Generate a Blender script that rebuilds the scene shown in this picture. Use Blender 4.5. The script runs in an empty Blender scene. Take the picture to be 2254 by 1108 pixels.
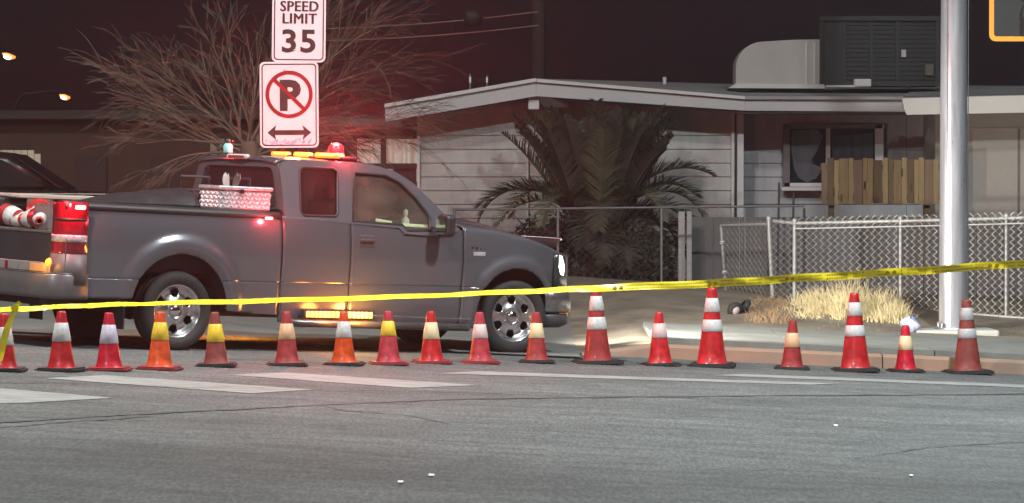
import bpy, bmesh, math, random
from math import sin, cos, pi, radians, sqrt, atan, exp
from mathutils import Vector, Matrix, Euler
random.seed(7)
scn = bpy.context.scene
col = scn.collection
# ------------------------------------------------------------------ camera, world, lights, exposure
F, CX, CY, H, YH, S = 7400.0, 1127.0, 554.0, 1.7, 425.0, 0.045    # measured from the photograph (2254 px wide)
PITCH = atan((CY - YH) / F)
cam_d = bpy.data.cameras.new("camera"); cam = bpy.data.objects.new("camera", cam_d); col.objects.link(cam)
cam_d.sensor_width = 36; cam_d.lens = 36 * F / 2254; cam_d.clip_end = 2000; cam_d.clip_start = 0.5
cam.location = (0, 0, H); cam.rotation_euler = (pi / 2 - PITCH, 0, 0)
scn.camera = cam
wd = bpy.data.worlds.new("World"); scn.world = wd; wd.use_nodes = True
nt = wd.node_tree; nt.nodes.clear()
wo = nt.nodes.new("ShaderNodeOutputWorld"); add = nt.nodes.new("ShaderNodeAddShader")
b1 = nt.nodes.new("ShaderNodeBackground"); b2 = nt.nodes.new("ShaderNodeBackground")
sky = nt.nodes.new("ShaderNodeTexSky"); sky.sky_type = 'NISHITA'; sky.sun_disc = False
sky.sun_elevation = radians(38); sky.sun_rotation = radians(200)
nt.links.new(sky.outputs[0], b1.inputs[0]); b1.inputs[1].default_value = 0.0003
b2.inputs[0].default_value = (0.0052, 0.0014, 0.0036, 1); b2.inputs[1].default_value = 1.0   # city sky glow
nt.links.new(b1.outputs[0], add.inputs[0]); nt.links.new(b2.outputs[0], add.inputs[1]); nt.links.new(add.outputs[0], wo.inputs[0])
sd = bpy.data.lights.new("fill_sun", 'SUN'); sd.energy = 0.46; sd.angle = radians(3); sd.color = (.98, 0.97, 0.95)  # soft overall fill added from behind the camera
so = bpy.data.objects.new("fill_sun", sd); col.objects.link(so)
_d = Vector((0.30, 0.80, -0.52)).normalized(); so.rotation_euler = _d.to_track_quat('-Z', 'Y').to_euler()
scn.view_settings.view_transform = 'Standard'; scn.view_settings.look = 'None'
scn.view_settings.exposure = 0.62; scn.view_settings.gamma = 1.0; scn.view_settings.use_curve_mapping = False
try: scn.cycles.use_denoising = True
except Exception: pass
HAZE = 0.0014
LAMP_L, LAMP_R, HEADLAMP = 1800, 2150, 1150

# ------------------------------------------------------------------ measuring helpers
CAM = Vector((0, 0, H))
def ray(px, py):
    v = Vector(((px - CX) / F, 1, -(py - CY) / F)); c, s = cos(-PITCH), sin(-PITCH)
    return Vector((v.x, v.y * c - v.z * s, v.y * s + v.z * c))
def at(px, py, D): r = ray(px, py); return CAM + r * (D / r.y)
def G(px, py, dz=0.0): r = ray(px, py); return CAM + r * ((dz - H) / (r.z + S * r.x))
def fx(x):
    a = abs(x)
    return x if a < 8 else math.copysign(8 + 6 * (1 - exp(-(a - 8) / 6)), x)
def sstep(a, b, x): t = min(1, max(0, (x - a) / (b - a))); return t * t * (3 - 2 * t)
def gz(x, y):                      # ground height: the street falls to the right, the yard rises behind the walk
    z = -S * fx(x)
    return z + 0.55 * sstep(38.5, 48, y)
# ------------------------------------------------------------------ materials
MATS = {}
def mat(name, c=(.5, .5, .5), rough=.6, metal=0.0, var=0.15, scale=8.0, bump=0.0, bscale=60.0, coat=0.0, c2=None, emit=0.0, ecol=None, spec=0.5, stretch=(1, 1, 1), detail=4, rvar=.09):
    if name in MATS: return MATS[name]
    m = bpy.data.materials.new(name); m.use_nodes = True; n = m.node_tree.nodes; l = m.node_tree.links
    p = n["Principled BSDF"]
    tc = n.new("ShaderNodeTexCoord"); mp = n.new("ShaderNodeMapping"); mp.inputs["Scale"].default_value = stretch
    l.new(tc.outputs["Object"], mp.inputs[0])
    nz = n.new("ShaderNodeTexNoise"); nz.inputs["Scale"].default_value = scale; nz.inputs["Detail"].default_value = detail; nz.inputs["Roughness"].default_value = .62
    l.new(mp.outputs[0], nz.inputs["Vector"])
    r = n.new("ShaderNodeValToRGB"); r.color_ramp.elements[0].position = .3; r.color_ramp.elements[1].position = .72
    a = c2 if c2 else tuple(x * (1 - var) for x in c); b = c if c2 else tuple(min(1, x * (1 + var)) for x in c)
    r.color_ramp.elements[0].color = (*a, 1); r.color_ramp.elements[1].color = (*b, 1)
    l.new(nz.outputs["Fac"], r.inputs[0]); l.new(r.outputs[0], p.inputs["Base Color"])
    mr = n.new("ShaderNodeMapRange"); mr.inputs["To Min"].default_value = max(0.03, rough - rvar); mr.inputs["To Max"].default_value = min(1, rough + rvar)
    l.new(nz.outputs["Fac"], mr.inputs["Value"]); l.new(mr.outputs[0], p.inputs["Roughness"])
    p.inputs["Metallic"].default_value = metal; p.inputs["Coat Weight"].default_value = coat; p.inputs["Coat Roughness"].default_value = .08
    p.inputs["Specular IOR Level"].default_value = spec
    if bump:
        n2 = n.new("ShaderNodeTexNoise"); n2.inputs["Scale"].default_value = bscale; n2.inputs["Detail"].default_value = 3
        l.new(mp.outputs[0], n2.inputs["Vector"])
        bp = n.new("ShaderNodeBump"); bp.inputs["Strength"].default_value = bump; bp.inputs["Distance"].default_value = .02
        l.new(n2.outputs["Fac"], bp.inputs["Height"]); l.new(bp.outputs[0], p.inputs["Normal"])
    if emit:
        p.inputs["Emission Color"].default_value = (*(ecol or c), 1); p.inputs["Emission Strength"].default_value = emit
    MATS[name] = m; return m
def glass(name, tint, gloss=.12, rough=.03, refl_film=0.0, dcol=(.5, .42, .34)):
    m = bpy.data.materials.new(name); m.use_nodes = True; n = m.node_tree.nodes; l = m.node_tree.links
    n.remove(n["Principled BSDF"]); o = n["Material Output"]
    t = n.new("ShaderNodeBsdfTransparent"); t.inputs[0].default_value = (*tint, 1)
    g = n.new("ShaderNodeBsdfGlossy"); g.inputs["Roughness"].default_value = rough; g.inputs["Color"].default_value = (.9, .9, .9, 1)
    f = n.new("ShaderNodeLayerWeight"); f.inputs[0].default_value = gloss
    nz = n.new("ShaderNodeTexNoise"); nz.inputs["Scale"].default_value = 5
    mu = n.new("ShaderNodeMath"); mu.operation = 'MULTIPLY_ADD'; mu.inputs[1].default_value = .04
    l.new(nz.outputs["Fac"], mu.inputs[0]); l.new(f.outputs["Fresnel"], mu.inputs[2])
    x = n.new("ShaderNodeMixShader"); l.new(mu.outputs[0], x.inputs[0]); l.new(t.outputs[0], x.inputs[1]); l.new(g.outputs[0], x.inputs[2])
    if refl_film:  # pale diffuse film stands in for reflections on the pane
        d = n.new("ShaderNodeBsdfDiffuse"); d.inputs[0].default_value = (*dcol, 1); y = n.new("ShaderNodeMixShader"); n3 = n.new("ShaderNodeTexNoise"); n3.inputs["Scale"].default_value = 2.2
        k = n.new("ShaderNodeMath"); k.operation = 'MULTIPLY'; k.inputs[1].default_value = refl_film * 2; l.new(n3.outputs["Fac"], k.inputs[0]); l.new(k.outputs[0], y.inputs[0])
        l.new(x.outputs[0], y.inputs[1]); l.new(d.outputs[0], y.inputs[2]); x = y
    l.new(x.outputs[0], o.inputs[0]); return m
# ------------------------------------------------------------------ mesh builder
class MB:
    def __init__(s): s.v = []; s.f = []; s.sm = []
    def addm(s, vs, fs, smooth=False):
        o = len(s.v); s.v += [tuple(v) for v in vs]; s.f += [tuple(i + o for i in f) for f in fs]; s.sm += [smooth] * len(fs); return s
    def box(s, c, d, rot=None, bev=0.0):
        x, y, z = d[0] / 2, d[1] / 2, d[2] / 2
        if bev:
            b = min(bev, x * .9, y * .9, z * .9); bm = bmesh.new(); bmesh.ops.create_cube(bm, size=1)
            for v in bm.verts: v.co = Vector((v.co.x * 2 * x, v.co.y * 2 * y, v.co.z * 2 * z))
            bmesh.ops.bevel(bm, geom=bm.edges[:], offset=b, segments=2, affect='EDGES', profile=.5)
            bm.verts.index_update(); vs = [v.co.copy() for v in bm.verts]; fs = [[v.index for v in f.verts] for f in bm.faces]; bm.free()
        else:
            vs = [Vector((i * x, j * y, k * z)) for k in (-1, 1) for j in (-1, 1) for i in (-1, 1)]
            fs = [(0, 2, 3, 1), (4, 5, 7, 6), (0, 1, 5, 4), (2, 6, 7, 3), (0, 4, 6, 2), (1, 3, 7, 5)]
        R = rot if rot is not None else Matrix.Identity(3)
        return s.addm([R @ v + Vector(c) for v in vs], fs)
    def tube(s, pts, rad, n=8, cap=True, smooth=True):
        pts = [Vector(p) for p in pts]; rs = rad if isinstance(rad, (list, tuple)) else [rad] * len(pts)
        vs = []; t0 = (pts[1] - pts[0]).normalized(); up = Vector((0, 0, 1)) if abs(t0.z) < .9 else Vector((1, 0, 0))
        u = t0.cross(up).normalized()
        for i, p in enumerate(pts):
            t = (pts[min(i + 1, len(pts) - 1)] - pts[max(i - 1, 0)]).normalized()
            u = (u - t * u.dot(t)).normalized(); w = t.cross(u)
            for k in range(n): a = 2 * pi * k / n; vs.append(p + (u * cos(a) + w * sin(a)) * rs[i])
        fs = [(i * n + k, i * n + (k + 1) % n, (i + 1) * n + (k + 1) % n, (i + 1) * n + k) for i in range(len(pts) - 1) for k in range(n)]
        s.addm(vs, fs, smooth)
        if cap and n > 2: s.addm(vs[:n], [tuple(range(n - 1, -1, -1))]); s.addm(vs[-n:], [tuple(range(n))])
        return s
    def lathe(s, prof, n=24, M=None, smooth=True, a0=0, a1=2 * pi):
        M = M or Matrix.Identity(4); full = abs(a1 - a0 - 2 * pi) < 1e-6; m = n if full else n + 1; vs = []
        for r, z in prof:
            for k in range(m): a = a0 + (a1 - a0) * k / n; vs.append(M @ Vector((r * cos(a), r * sin(a), z)))
        fs = []
        for i in range(len(prof) - 1):
            for k in range(n):
                k2 = (k + 1) % m if full else k + 1
                fs.append((i * m + k, i * m + k2, (i + 1) * m + k2, (i + 1) * m + k))
        return s.addm(vs, fs, smooth)
    def grid(s, fn, us, vs_, smooth=True):
        vs = [fn(u, v) for u in us for v in vs_]; m = len(vs_)
        return s.addm(vs, [(i * m + j, (i + 1) * m + j, (i + 1) * m + j + 1, i * m + j + 1) for i in range(len(us) - 1) for j in range(m - 1)], smooth)
    def prism(s, poly, t0, t1, fn):      # outline in 2D, fn(a,b,t) -> point
        n = len(poly); vs = [fn(a, b, t0) for a, b in poly] + [fn(a, b, t1) for a, b in poly]
        fs = [tuple(range(n - 1, -1, -1)), tuple(range(n, 2 * n))] + [(i, (i + 1) % n, n + (i + 1) % n, n + i) for i in range(n)]
        return s.addm(vs, fs)
    def build(s, name, m, parent=None, solid=0.0, clean=False, bev=0.0, off=-1):
        me = bpy.data.meshes.new(name); me.from_pydata(s.v, [], s.f); me.polygons.foreach_set("use_smooth", s.sm)
        bm = bmesh.new(); bm.from_mesh(me)
        if clean: bmesh.ops.remove_doubles(bm, verts=bm.verts, dist=1e-4); bmesh.ops.dissolve_degenerate(bm, dist=1e-5, edges=bm.edges)
        bmesh.ops.recalc_face_normals(bm, faces=bm.faces); bm.to_mesh(me); bm.free()
        me.materials.append(m); o = bpy.data.objects.new(name, me); col.objects.link(o)
        if parent: o.parent = parent
        if bev: md = o.modifiers.new("bevel", 'BEVEL'); md.width = bev; md.segments = 2; md.limit_method = 'ANGLE'
        if solid: md = o.modifiers.new("solid", 'SOLIDIFY'); md.thickness = solid; md.offset = off
        return o
def tag(o, label=None, cat=None, group=None, kind=None):
    if label: o["label"] = label
    if cat: o["category"] = cat
    if group: o["group"] = group
    if kind: o["kind"] = kind
    return o
def thing(name, label, cat, loc=(0, 0, 0), rz=0, group=None):
    o = bpy.data.objects.new(name, None); col.objects.link(o); o.location = loc; o.rotation_euler = (0, 0, rz); o.empty_display_size = .2
    return tag(o, label, cat, group)
def share(o, parent, loc=None, rot=None, scale=None):
    c = o.copy(); col.objects.link(c); c.parent = parent
    if loc is not None: c.location = loc
    if rot is not None: c.rotation_euler = rot
    if scale is not None: c.scale = scale
    return c
def arange(a, b, st): n = max(1, int(math.ceil((b - a) / st))); return [a + (b - a) * i / n for i in range(n + 1)]
def holed(outer, holes, fn, name, m, parent, solid=.02):
    bm = bmesh.new(); es = []
    for lp in [outer] + holes:
        vv = [bm.verts.new(fn(a, b)) for a, b in lp]
        es += [bm.edges.new((vv[i], vv[(i + 1) % len(vv)])) for i in range(len(vv))]
    bmesh.ops.triangle_fill(bm, use_beauty=True, use_dissolve=False, edges=es)
    bm.verts.index_update(); mb = MB(); mb.addm([v.co for v in bm.verts], [[v.index for v in f.verts] for f in bm.faces]); bm.free()
    return mb.build(name, m, parent, solid=solid, off=0)
def rrect(x0, y0, x1, y1, r, n=4):
    o = []
    for cx, cy, a in ((x1 - r, y1 - r, 0), (x0 + r, y1 - r, 90), (x0 + r, y0 + r, 180), (x1 - r, y0 + r, 270)):
        for k in range(n + 1): t = radians(a + 90 * k / n); o.append((cx + r * cos(t), cy + r * sin(t)))
    return o
def text_mesh(body, size, name, m, parent, M, wide=1.0, bold=0.0, align='CENTER', double=0.0):
    c = bpy.data.curves.new(name, 'FONT'); c.body = body; c.size = size; c.align_x = align; c.offset = bold; c.extrude = .0015; c.resolution_u = 3; c.space_character = 1.08
    t = bpy.data.objects.new(name, c); col.objects.link(t); bpy.context.view_layer.update()
    me = bpy.data.meshes.new_from_object(t.evaluated_get(bpy.context.evaluated_depsgraph_get())); bpy.data.objects.remove(t)
    me.name = name
    for v in me.vertices: v.co.x *= wide
    if double:
        bm = bmesh.new(); bm.from_mesh(me)
        for k in (-1, 1):
            d = bmesh.ops.duplicate(bm, geom=bm.verts[:] + bm.edges[:] + bm.faces[:] if k < 0 else g0); g0 = d["geom"] if k < 0 else g0
            for v in d["geom"]:
                if isinstance(v, bmesh.types.BMVert): v.co += Vector((double * (1 if k < 0 else 1), 0, .0004))
        bm.to_mesh(me); bm.free()
    me.transform(M); me.materials.clear(); me.materials.append(m)
    o = bpy.data.objects.new(name, me); col.objects.link(o); o.parent = parent; return o
def lamp(name, kind, loc, energy, colr, parent=None, size=.1, aim=None, spot=None, blend=.5):
    d = bpy.data.lights.new(name, kind); d.energy = energy; d.color = colr
    if kind == 'AREA': d.shape = 'DISK'; d.size = size
    else: d.shadow_soft_size = size
    if kind == 'SPOT': d.spot_size = radians(spot); d.spot_blend = blend
    o = bpy.data.objects.new(name, d); col.objects.link(o); o.location = loc
    if aim is not None: o.rotation_euler = Vector(aim).to_track_quat('-Z', 'Y').to_euler()
    if parent: o.parent = parent
    return o
# material set
def asphalt():
    m = bpy.data.materials.new("asphalt"); m.use_nodes = True; n = m.node_tree.nodes; l = m.node_tree.links; p = n["Principled BSDF"]
    tc = n.new("ShaderNodeTexCoord")
    def noise(sc, det=4, st=(1, 1, 1)):
        mp = n.new("ShaderNodeMapping"); mp.inputs["Scale"].default_value = st; l.new(tc.outputs["Object"], mp.inputs[0])
        z = n.new("ShaderNodeTexNoise"); z.inputs["Scale"].default_value = sc; z.inputs["Detail"].default_value = det; l.new(mp.outputs[0], z.inputs["Vector"]); return z
    def ramp(src, p0, c0, p1, c1):
        r = n.new("ShaderNodeValToRGB"); r.color_ramp.elements[0].position = p0; r.color_ramp.elements[0].color = (*c0, 1)
        r.color_ramp.elements[1].position = p1; r.color_ramp.elements[1].color = (*c1, 1); l.new(src, r.inputs[0]); return r
    def mix(mode, a, b, f=1.0):
        x = n.new("ShaderNodeMix"); x.data_type = 'RGBA'; x.blend_type = mode; x.inputs[0].default_value = f
        l.new(a, x.inputs[6]); l.new(b, x.inputs[7]); return x
    big = ramp(noise(.35, 6, (.5, 1.2, 1)).outputs["Fac"], .28, (.074, .077, .075), .74, (.138, .143, .141))
    fine = ramp(noise(46, 2, (1, .16, 1)).outputs["Fac"], .38, (.76, .76, .76), .64, (1.24, 1.24, 1.23)); fine2 = ramp(noise(120, 1).outputs["Fac"], .36, (.8, .8, .8), .66, (1.2, 1.2, 1.2))
    vo = n.new("ShaderNodeTexVoronoi"); vo.inputs["Scale"].default_value = 34; l.new(tc.outputs["Object"], vo.inputs["Vector"])
    sp = ramp(vo.outputs["Distance"], .06, (1.9, 1.85, 1.75), .17, (1, 1, 1))
    mid = ramp(noise(4.5, 5, (.4, 1, 1)).outputs["Fac"], .32, (.72, .72, .73), .68, (1.14, 1.14, 1.13))
    x = mix('MULTIPLY', big.outputs[0], fine.outputs[0]); x = mix('MULTIPLY', x.outputs[2], fine2.outputs[0]); x = mix('MULTIPLY', x.outputs[2], sp.outputs[0]); x = mix('MULTIPLY', x.outputs[2], mid.outputs[0])
    l.new(x.outputs[2], p.inputs["Base Color"]); p.inputs["Roughness"].default_value = .82; p.inputs["Specular IOR Level"].default_value = .3
    bp = n.new("ShaderNodeBump"); bp.inputs["Strength"].default_value = .35; bp.inputs["Distance"].default_value = .01
    l.new(noise(70, 2).outputs["Fac"], bp.inputs["Height"]); l.new(bp.outputs[0], p.inputs["Normal"]); return m
ASPH = asphalt()
STRIPE = mat("worn_white_marking", (.30, .30, .285), .75, c2=(.165, .165, .158), scale=6, bump=.2, bscale=80, stretch=(.6, 1, 1), detail=8)
SEAM = mat("tar_seam", (.05, .05, .05), .7, scale=5)
CONC = mat("concrete", (.165, .158, .145), .85, var=.16, scale=1.6, bump=.15, bscale=40, detail=7)
WALK = mat("sidewalk_concrete", (.165, .17, .155), .85, var=.25, scale=2.2, bump=.15, bscale=40, detail=7)
KERBM = mat("red_kerb_paint", (.36, .185, .115), .8, c2=(.21, .165, .13), scale=3.2, bump=.15, bscale=50, stretch=(.6, 1, 1), detail=7)
DIRT = mat("dry_dirt", (.27, .225, .165), .95, c2=(.125, .10, .08), scale=1.8, bump=.6, bscale=22, detail=8)
PAINT = mat("grey_metallic_paint", (.124, .122, .138), .22, metal=.4, var=.03, scale=.8, coat=.7, rvar=.015)
PAINTD = mat("dark_panel_paint", (.03, .026, .03), .5, scale=3)
BLACK = mat("black_plastic", (.018, .017, .018), .5, scale=10)
RUBBER = mat("tyre_rubber", (.022, .021, .021), .75, scale=14, bump=.15)
UNDER = mat("dark_underbody", (.012, .012, .012), .8)
CHROME = mat("chrome", (.72, .7, .7), .16, metal=1, var=.06, scale=6)
ALLOY = mat("polished_alloy", (.66, .64, .64), .24, metal=.92, var=.08, scale=9)
STEEL = mat("galvanised_steel", (.50, .50, .54), .30, metal=.6, var=.22, scale=3, stretch=(4, 4, .3))
GALV = mat("galvanised_wire", (.40, .395, .385), .5, metal=.3, var=.12)
REDLENS = mat("red_lens", (.20, .006, .014), .16, var=.35, scale=22, coat=.6, emit=.03, ecol=(1, .02, .06))
WHTLENS = mat("clear_lens", (.40, .36, .38), .2, var=.4, scale=40, coat=.5)
AMBER = mat("lit_amber_lens", (.9, .4, .05), .3, emit=1.7, ecol=(1, .13, .010))
AMBERC = mat("amber_core", (1, .7, .3), .3, emit=2.8, ecol=(1, .21, .024))
AMBERDIM = mat("amber_lens", (.7, .3, .05), .3, emit=.5, ecol=(1, .36, .05))
REDLIT = mat("lit_red_lens", (.9, .05, .05), .3, emit=7, ecol=(1, .20, .17))
HEADLIT = mat("lit_headlamp_lens", (.95, .95, .85), .2, emit=4.5, ecol=(1, .97, .78))
GLASSF = glass("clear_cab_glass", (.86, .86, .82), refl_film=.10); GLASSR = glass("privacy_glass", (.2, .14, .14), .16, refl_film=.05, dcol=(.4, .2, .2))  # reddish film stands for red light mirrored in the rear panes
# ------------------------------------------------------------------ ground
road = MB().grid(lambda x, y: (x, y, -S * fx(x)), sorted(set(arange(-140, -14, 9) + arange(-14, 14, 1) + arange(14, 140, 9))), [-120, 0, 20, 30, 36.2]).build("road", ASPH)
tag(road, "grey asphalt street falling gently to the right", kind="structure")
def xs_(a, b): return sorted(set(arange(a, max(a, -14), 12) + arange(max(a, -14), min(b, 14), .7) + arange(min(b, 14), b, 12)))
yard = MB().grid(lambda x, y: (x, y, gz(x, y) + (0.005 + .125 * sstep(.7, 1.7, x)) * sstep(36.0, 36.1, y) * (1 - sstep(44, 48, y)) + .02 * sin(x * 3.1 + y * 1.7) * sstep(41, 43, y)),
                 sorted(set(arange(-160, -14, 12) + arange(-14, 14, .35) + arange(14, 160, 12))), [36.15, 36.6, 38, 39] + arange(39.5, 50, .5) + [55, 65, 80, 120, 260, 500]).build("ground", DIRT)
tag(yard, "bare dry dirt ground behind the kerb and around the house", kind="structure")
drive = MB().grid(lambda x, y: (x, y, gz(x, y) + .012), arange(-14, .72, .4), [35.2, 35.7, 36.3, 37.5] + arange(38, 47.5, .5)).build("driveway", CONC)
tag(drive, "pale concrete driveway apron behind the truck", kind="structure")
gut = MB().grid(lambda x, y: (x, y, gz(x, y) + .017), arange(-14, 1.2, .4), [35.05, 35.2]).build("gutter", SEAM)
tag(gut, "dark gutter line along the driveway edge", kind="structure")
walk = bpy.data.objects.new("sidewalk", None); col.objects.link(walk); tag(walk, "raised concrete sidewalk behind the painted kerb", kind="structure")
x = 1.55
while x < 13.5:
    w = 1.5
    MB().grid(lambda u, v: (u, v, gz(u, v) + .148), [x + .006, x + w / 2, x + w - .006], [36.17, 37, 38, 39, 39.9], False).build("paving_slab", WALK, walk, solid=.06)
    x += w
kerb = bpy.data.objects.new("kerb", None); col.objects.link(kerb); tag(kerb, "kerb with worn orange red paint in front of the sidewalk", kind="structure")
def kerb_piece(x0, x1, h0, h1, y0=35.93, y1=36.16):
    m = MB(); vs = []
    for xx, h in ((x0, h0), (x1, h1)):
        g = -S * fx(xx); vs += [(xx, y0, g - .1), (xx, y0 + .025, g + h - .03), (xx, y0 + .06, g + h), (xx, y1, g + h), (xx, y1, g - .1)]
    m.addm(vs, [(0, 5, 6, 1), (1, 6, 7, 2), (2, 7, 8, 3), (3, 8, 9, 4), (0, 1, 2, 3, 4), (9, 8, 7, 6, 5)])
    m.build("kerb_segment", KERBM, kerb)
kerb_piece(.75, 1.5, .02, .15)
x = 1.508
while x < 12: kerb_piece(x, x + 2.45, .15, .15); x += 2.462
# markings: crosswalk bars laid on the road
def sheet(name, poly, dz, m, label):
    ps = [G(*p) for p in poly]
    o = MB().addm([(p.x, p.y, p.z + dz) for p in ps], [tuple(range(len(ps)))]).build(name, m); tag(o, label, kind="structure"); return o
for poly, lb in (([(-90, 850), (0, 856), (248, 877), (58, 888), (-90, 890)], "worn white crosswalk bar at the far left of the road"),
           ([(98, 834), (230, 827), (690, 859), (553, 867)], "worn white crosswalk bar below the second and third cones"),
           ([(500, 826), (628, 821), (1055, 849), (900, 855)], "worn white crosswalk bar below the amber lit cone"),
           ([(962, 823), (1055, 818), (1500, 834), (1850, 845), (1780, 848)], "long worn white crosswalk bar below the middle cones"),
           ([(1560, 827), (1640, 824), (2330, 851), (2330, 857)], "thin white line on the road below the right hand cones")):
    sheet("road_marking", poly, .004, STRIPE, lb)
def crack(pts, w, name="road_crack"):
    ps = [G(*p) for p in pts]; fine = []
    for a, b in zip(ps, ps[1:]):
        for k in range(14): t = k / 14; fine.append(a.lerp(b, t) + Vector((0, random.uniform(-.05, .05), 0)))
    fine.append(ps[-1]); vs = []; 
    for p in fine:
        ww = w * random.uniform(.4, 1.4); vs += [(p.x, p.y - ww, -S * fx(p.x) + .005), (p.x, p.y + ww, -S * fx(p.x) + .005)]
    o = MB().addm(vs, [(2 * i, 2 * i + 2, 2 * i + 3, 2 * i + 1) for i in range(len(fine) - 1)]).build(name, SEAM); tag(o, "thin dark crack across the asphalt", kind="structure")
crack([(-120, 938), (150, 922), (400, 908), (700, 893), (1000, 880), (1500, 874), (2300, 868)], .05)
crack([(-100, 950), (100, 934), (330, 918)], .03)
crack([(700, 893), (760, 905), (900, 915), (990, 934)], .02)
crack([(1500, 874), (1620, 893), (1790, 899)], .018)
crack([(1880, 1010), (2050, 985), (2300, 972)], .02)

# ------------------------------------------------------------------ thin haze added so that the lamps bloom
hz = MB().box((0, 190, 6.4), (330, 632, 16.4)).build("haze", bpy.data.materials.new("bloom_haze")); tag(hz, "thin haze round the street, added to make the lamps glow", kind="stuff")
hm = hz.data.materials[0]; hm.use_nodes = True; hm.node_tree.nodes.remove(hm.node_tree.nodes["Principled BSDF"]); pv = hm.node_tree.nodes.new("ShaderNodeVolumePrincipled")
pv.inputs["Color"].default_value = (.9, .88, .87, 1); pv.inputs["Density"].default_value = HAZE; pv.inputs["Anisotropy"].default_value = .86
hm.node_tree.links.new(pv.outputs[0], hm.node_tree.nodes["Material Output"].inputs["Volume"])
# ------------------------------------------------------------------ pickup truck
TH = radians(36); NRM = Vector((S, 0, 1)).normalized(); FWD = Vector((cos(TH), sin(TH), 0)); FWD = (FWD - NRM * FWD.dot(NRM)).normalized(); LFT = NRM.cross(FWD)
P0 = G(390, 772); TO = P0 + LFT * .97
TM = Matrix((FWD, LFT, NRM)).transposed()
truck = thing("pickup_truck", "dark grey metallic extended cab pickup truck with lit amber roof light bar", "pickup truck")
truck.rotation_mode = 'QUATERNION'; truck.rotation_quaternion = TM.to_quaternion(); truck.location = TO
TI = TM.transposed()
def T(px, py, y=None, s=None, z=None):
    c = TI @ (CAM - TO); r = TI @ ray(px, py)
    t = (y - c.y) / r.y if y is not None else ((s - c.x) / r.x if s is not None else (z - c.z) / r.z)
    return c + r * t
def interp(tab, x):
    if x <= tab[0][0]: return tab[0][1]
    for (a, b), (c, d) in zip(tab, tab[1:]):
        if x <= c: return b + (d - b) * (x - a) / (c - a)
    return tab[-1][1]
WPROF = [(.2, .93), (.35, .965), (.5, .98), (.66, .985), (.685, .985), (.695, .977), (.705, .986), (.95, 1.0), (1.08, .998), (1.2, .988), (1.3, .972), (1.37, .958), (1.44, .935)]
ARCH = [(-.02, .41, .545, .76), (4.07, .40, .505, .66)]
def half(s, z):
    w = interp(WPROF, z)
    for cs, cz, r0, r1 in ARCH:
        r = sqrt((s - cs) ** 2 + max(0, z - cz) ** 2)
        w += .042 * (1 - sstep(r1 - .12, r1, r)) - .018 * (1 - sstep(r0, r0 + .07, r))
    if s > 4.1: w -= .16 * sstep(4.1, 4.95, s) ** 1.6
    if s < -1.0: w -= .03 * sstep(1.0, 1.32, -s)
    return w
LEV = sorted(set([.2 + .03 * i for i in range(45)] + [.685, .695, .705]))
def skin(name, s0, s1, base, top, roll=0.0, sub=None):
    cs = arange(s0, s1, .035)
    for c, cz, r, _ in ARCH: cs += [c + r * cos(k * pi / 30) for k in range(31) if s0 < c + r * cos(k * pi / 30) < s1]
    cs = sorted(set(cs)); out = []
    for sg in (-1, 1):
        def f(s, lv):
            zb = interp(base, s) if isinstance(base, list) else base
            for c, cz, r, _ in ARCH:
                if abs(s - c) < r: zb = max(zb, cz + sqrt(r * r - (s - c) ** 2))
            zt = interp(top, s)
            if lv >= 100:
                k = (lv - 100) / 5.0; a = k * pi / 2
                return (s, sg * (half(s, zt) - roll * (1 - cos(a))), zt + roll * .38 * sin(a))
            z = min(max(lv, zb), zt); return (s, sg * half(s, z), z)
        lv = LEV + ([100 + i for i in range(1, 6)] if roll else [])
        out.append(MB().grid(f, cs, lv).build(name, PAINT, truck, clean=True, solid=.018, off=-1 if False else 0))
    return out
RAILT = [(-1.32, 1.405), (1.14, 1.375)]
skin("bed_side", -1.29, 1.135, [(-1.3, .50), (-.5, .50), (.5, .40), (1.2, .36)], RAILT)
BELT = [(1.15, 1.365), (1.99, 1.338), (2.42, 1.325), (2.52, 1.262), (3.3, 1.245), (3.37, 1.3)]
skin("rear_door", 1.155, 1.962, [(1.1, .30), (2, .29)], [(1.15, 1.365), (1.99, 1.338)])
skin("front_door", 1.975, 3.365, [(1.9, .29), (3.4, .26)], [(1.99, 1.338), (2.42, 1.322), (2.52, 1.268), (3.2, 1.26), (3.37, 1.285)])
FTOP = [(3.37, 1.285), (3.85, 1.25), (4.2, 1.19), (4.5, 1.115), (4.75, 1.04)]
skin("front_fender", 3.378, 4.74, [(3.3, .26), (3.6, .27), (4.4, .62), (4.8, .66)], FTOP, roll=.13)
# bed interior, floor, front and rear panels
bw = MB()
for sg in (-1, 1): bw.box((-.07, sg * .83, 1.08), (2.38, .05, .62))
bw.box((-.07, 0, .79), (2.4, 1.7, .06)); bw.box((1.09, 0, 1.09), (.05, 1.72, .62)); bw.build("bed_liner", BLACK, truck)
for sg in (-1, 1):
    m = MB(); m.grid(lambda s, k: (s, sg * (.985 - [0, .012, .05, .14, .155, .15][k]), interp(RAILT, s) + [-.045, .0, .028, .028, .01, -.06][k]), arange(-1.31, 1.13, .2), range(6)); m.build("bed_rail_cap", BLACK, truck, solid=.012)
MB().box((-.1, 0, .56), (2.6, 1.2, .3)).box((2.2, 0, .5), (4.6, 1.5, .22)).box((.0, 0, .39), (.16, 1.5, .16)).build("chassis", UNDER, truck)
for cs, cz, r, _ in ARCH:
    for sg in (-1, 1):
        Mx = Matrix.Translation((cs, sg * .93, cz)) @ Matrix.Rotation(pi / 2 * sg, 4, 'X')
        m = MB(); m.lathe([(r + .03, 0), (r + .03, .55), (.05, .56)], 28, Mx, a0=(0 if sg > 0 else pi), a1=(pi if sg > 0 else 2 * pi)); m.build("wheel_well", UNDER, truck)
MB().box((-1.27, 0, .965), (.05, 1.52, .30), bev=.01).build("tailgate", PAINTD, truck)
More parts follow.
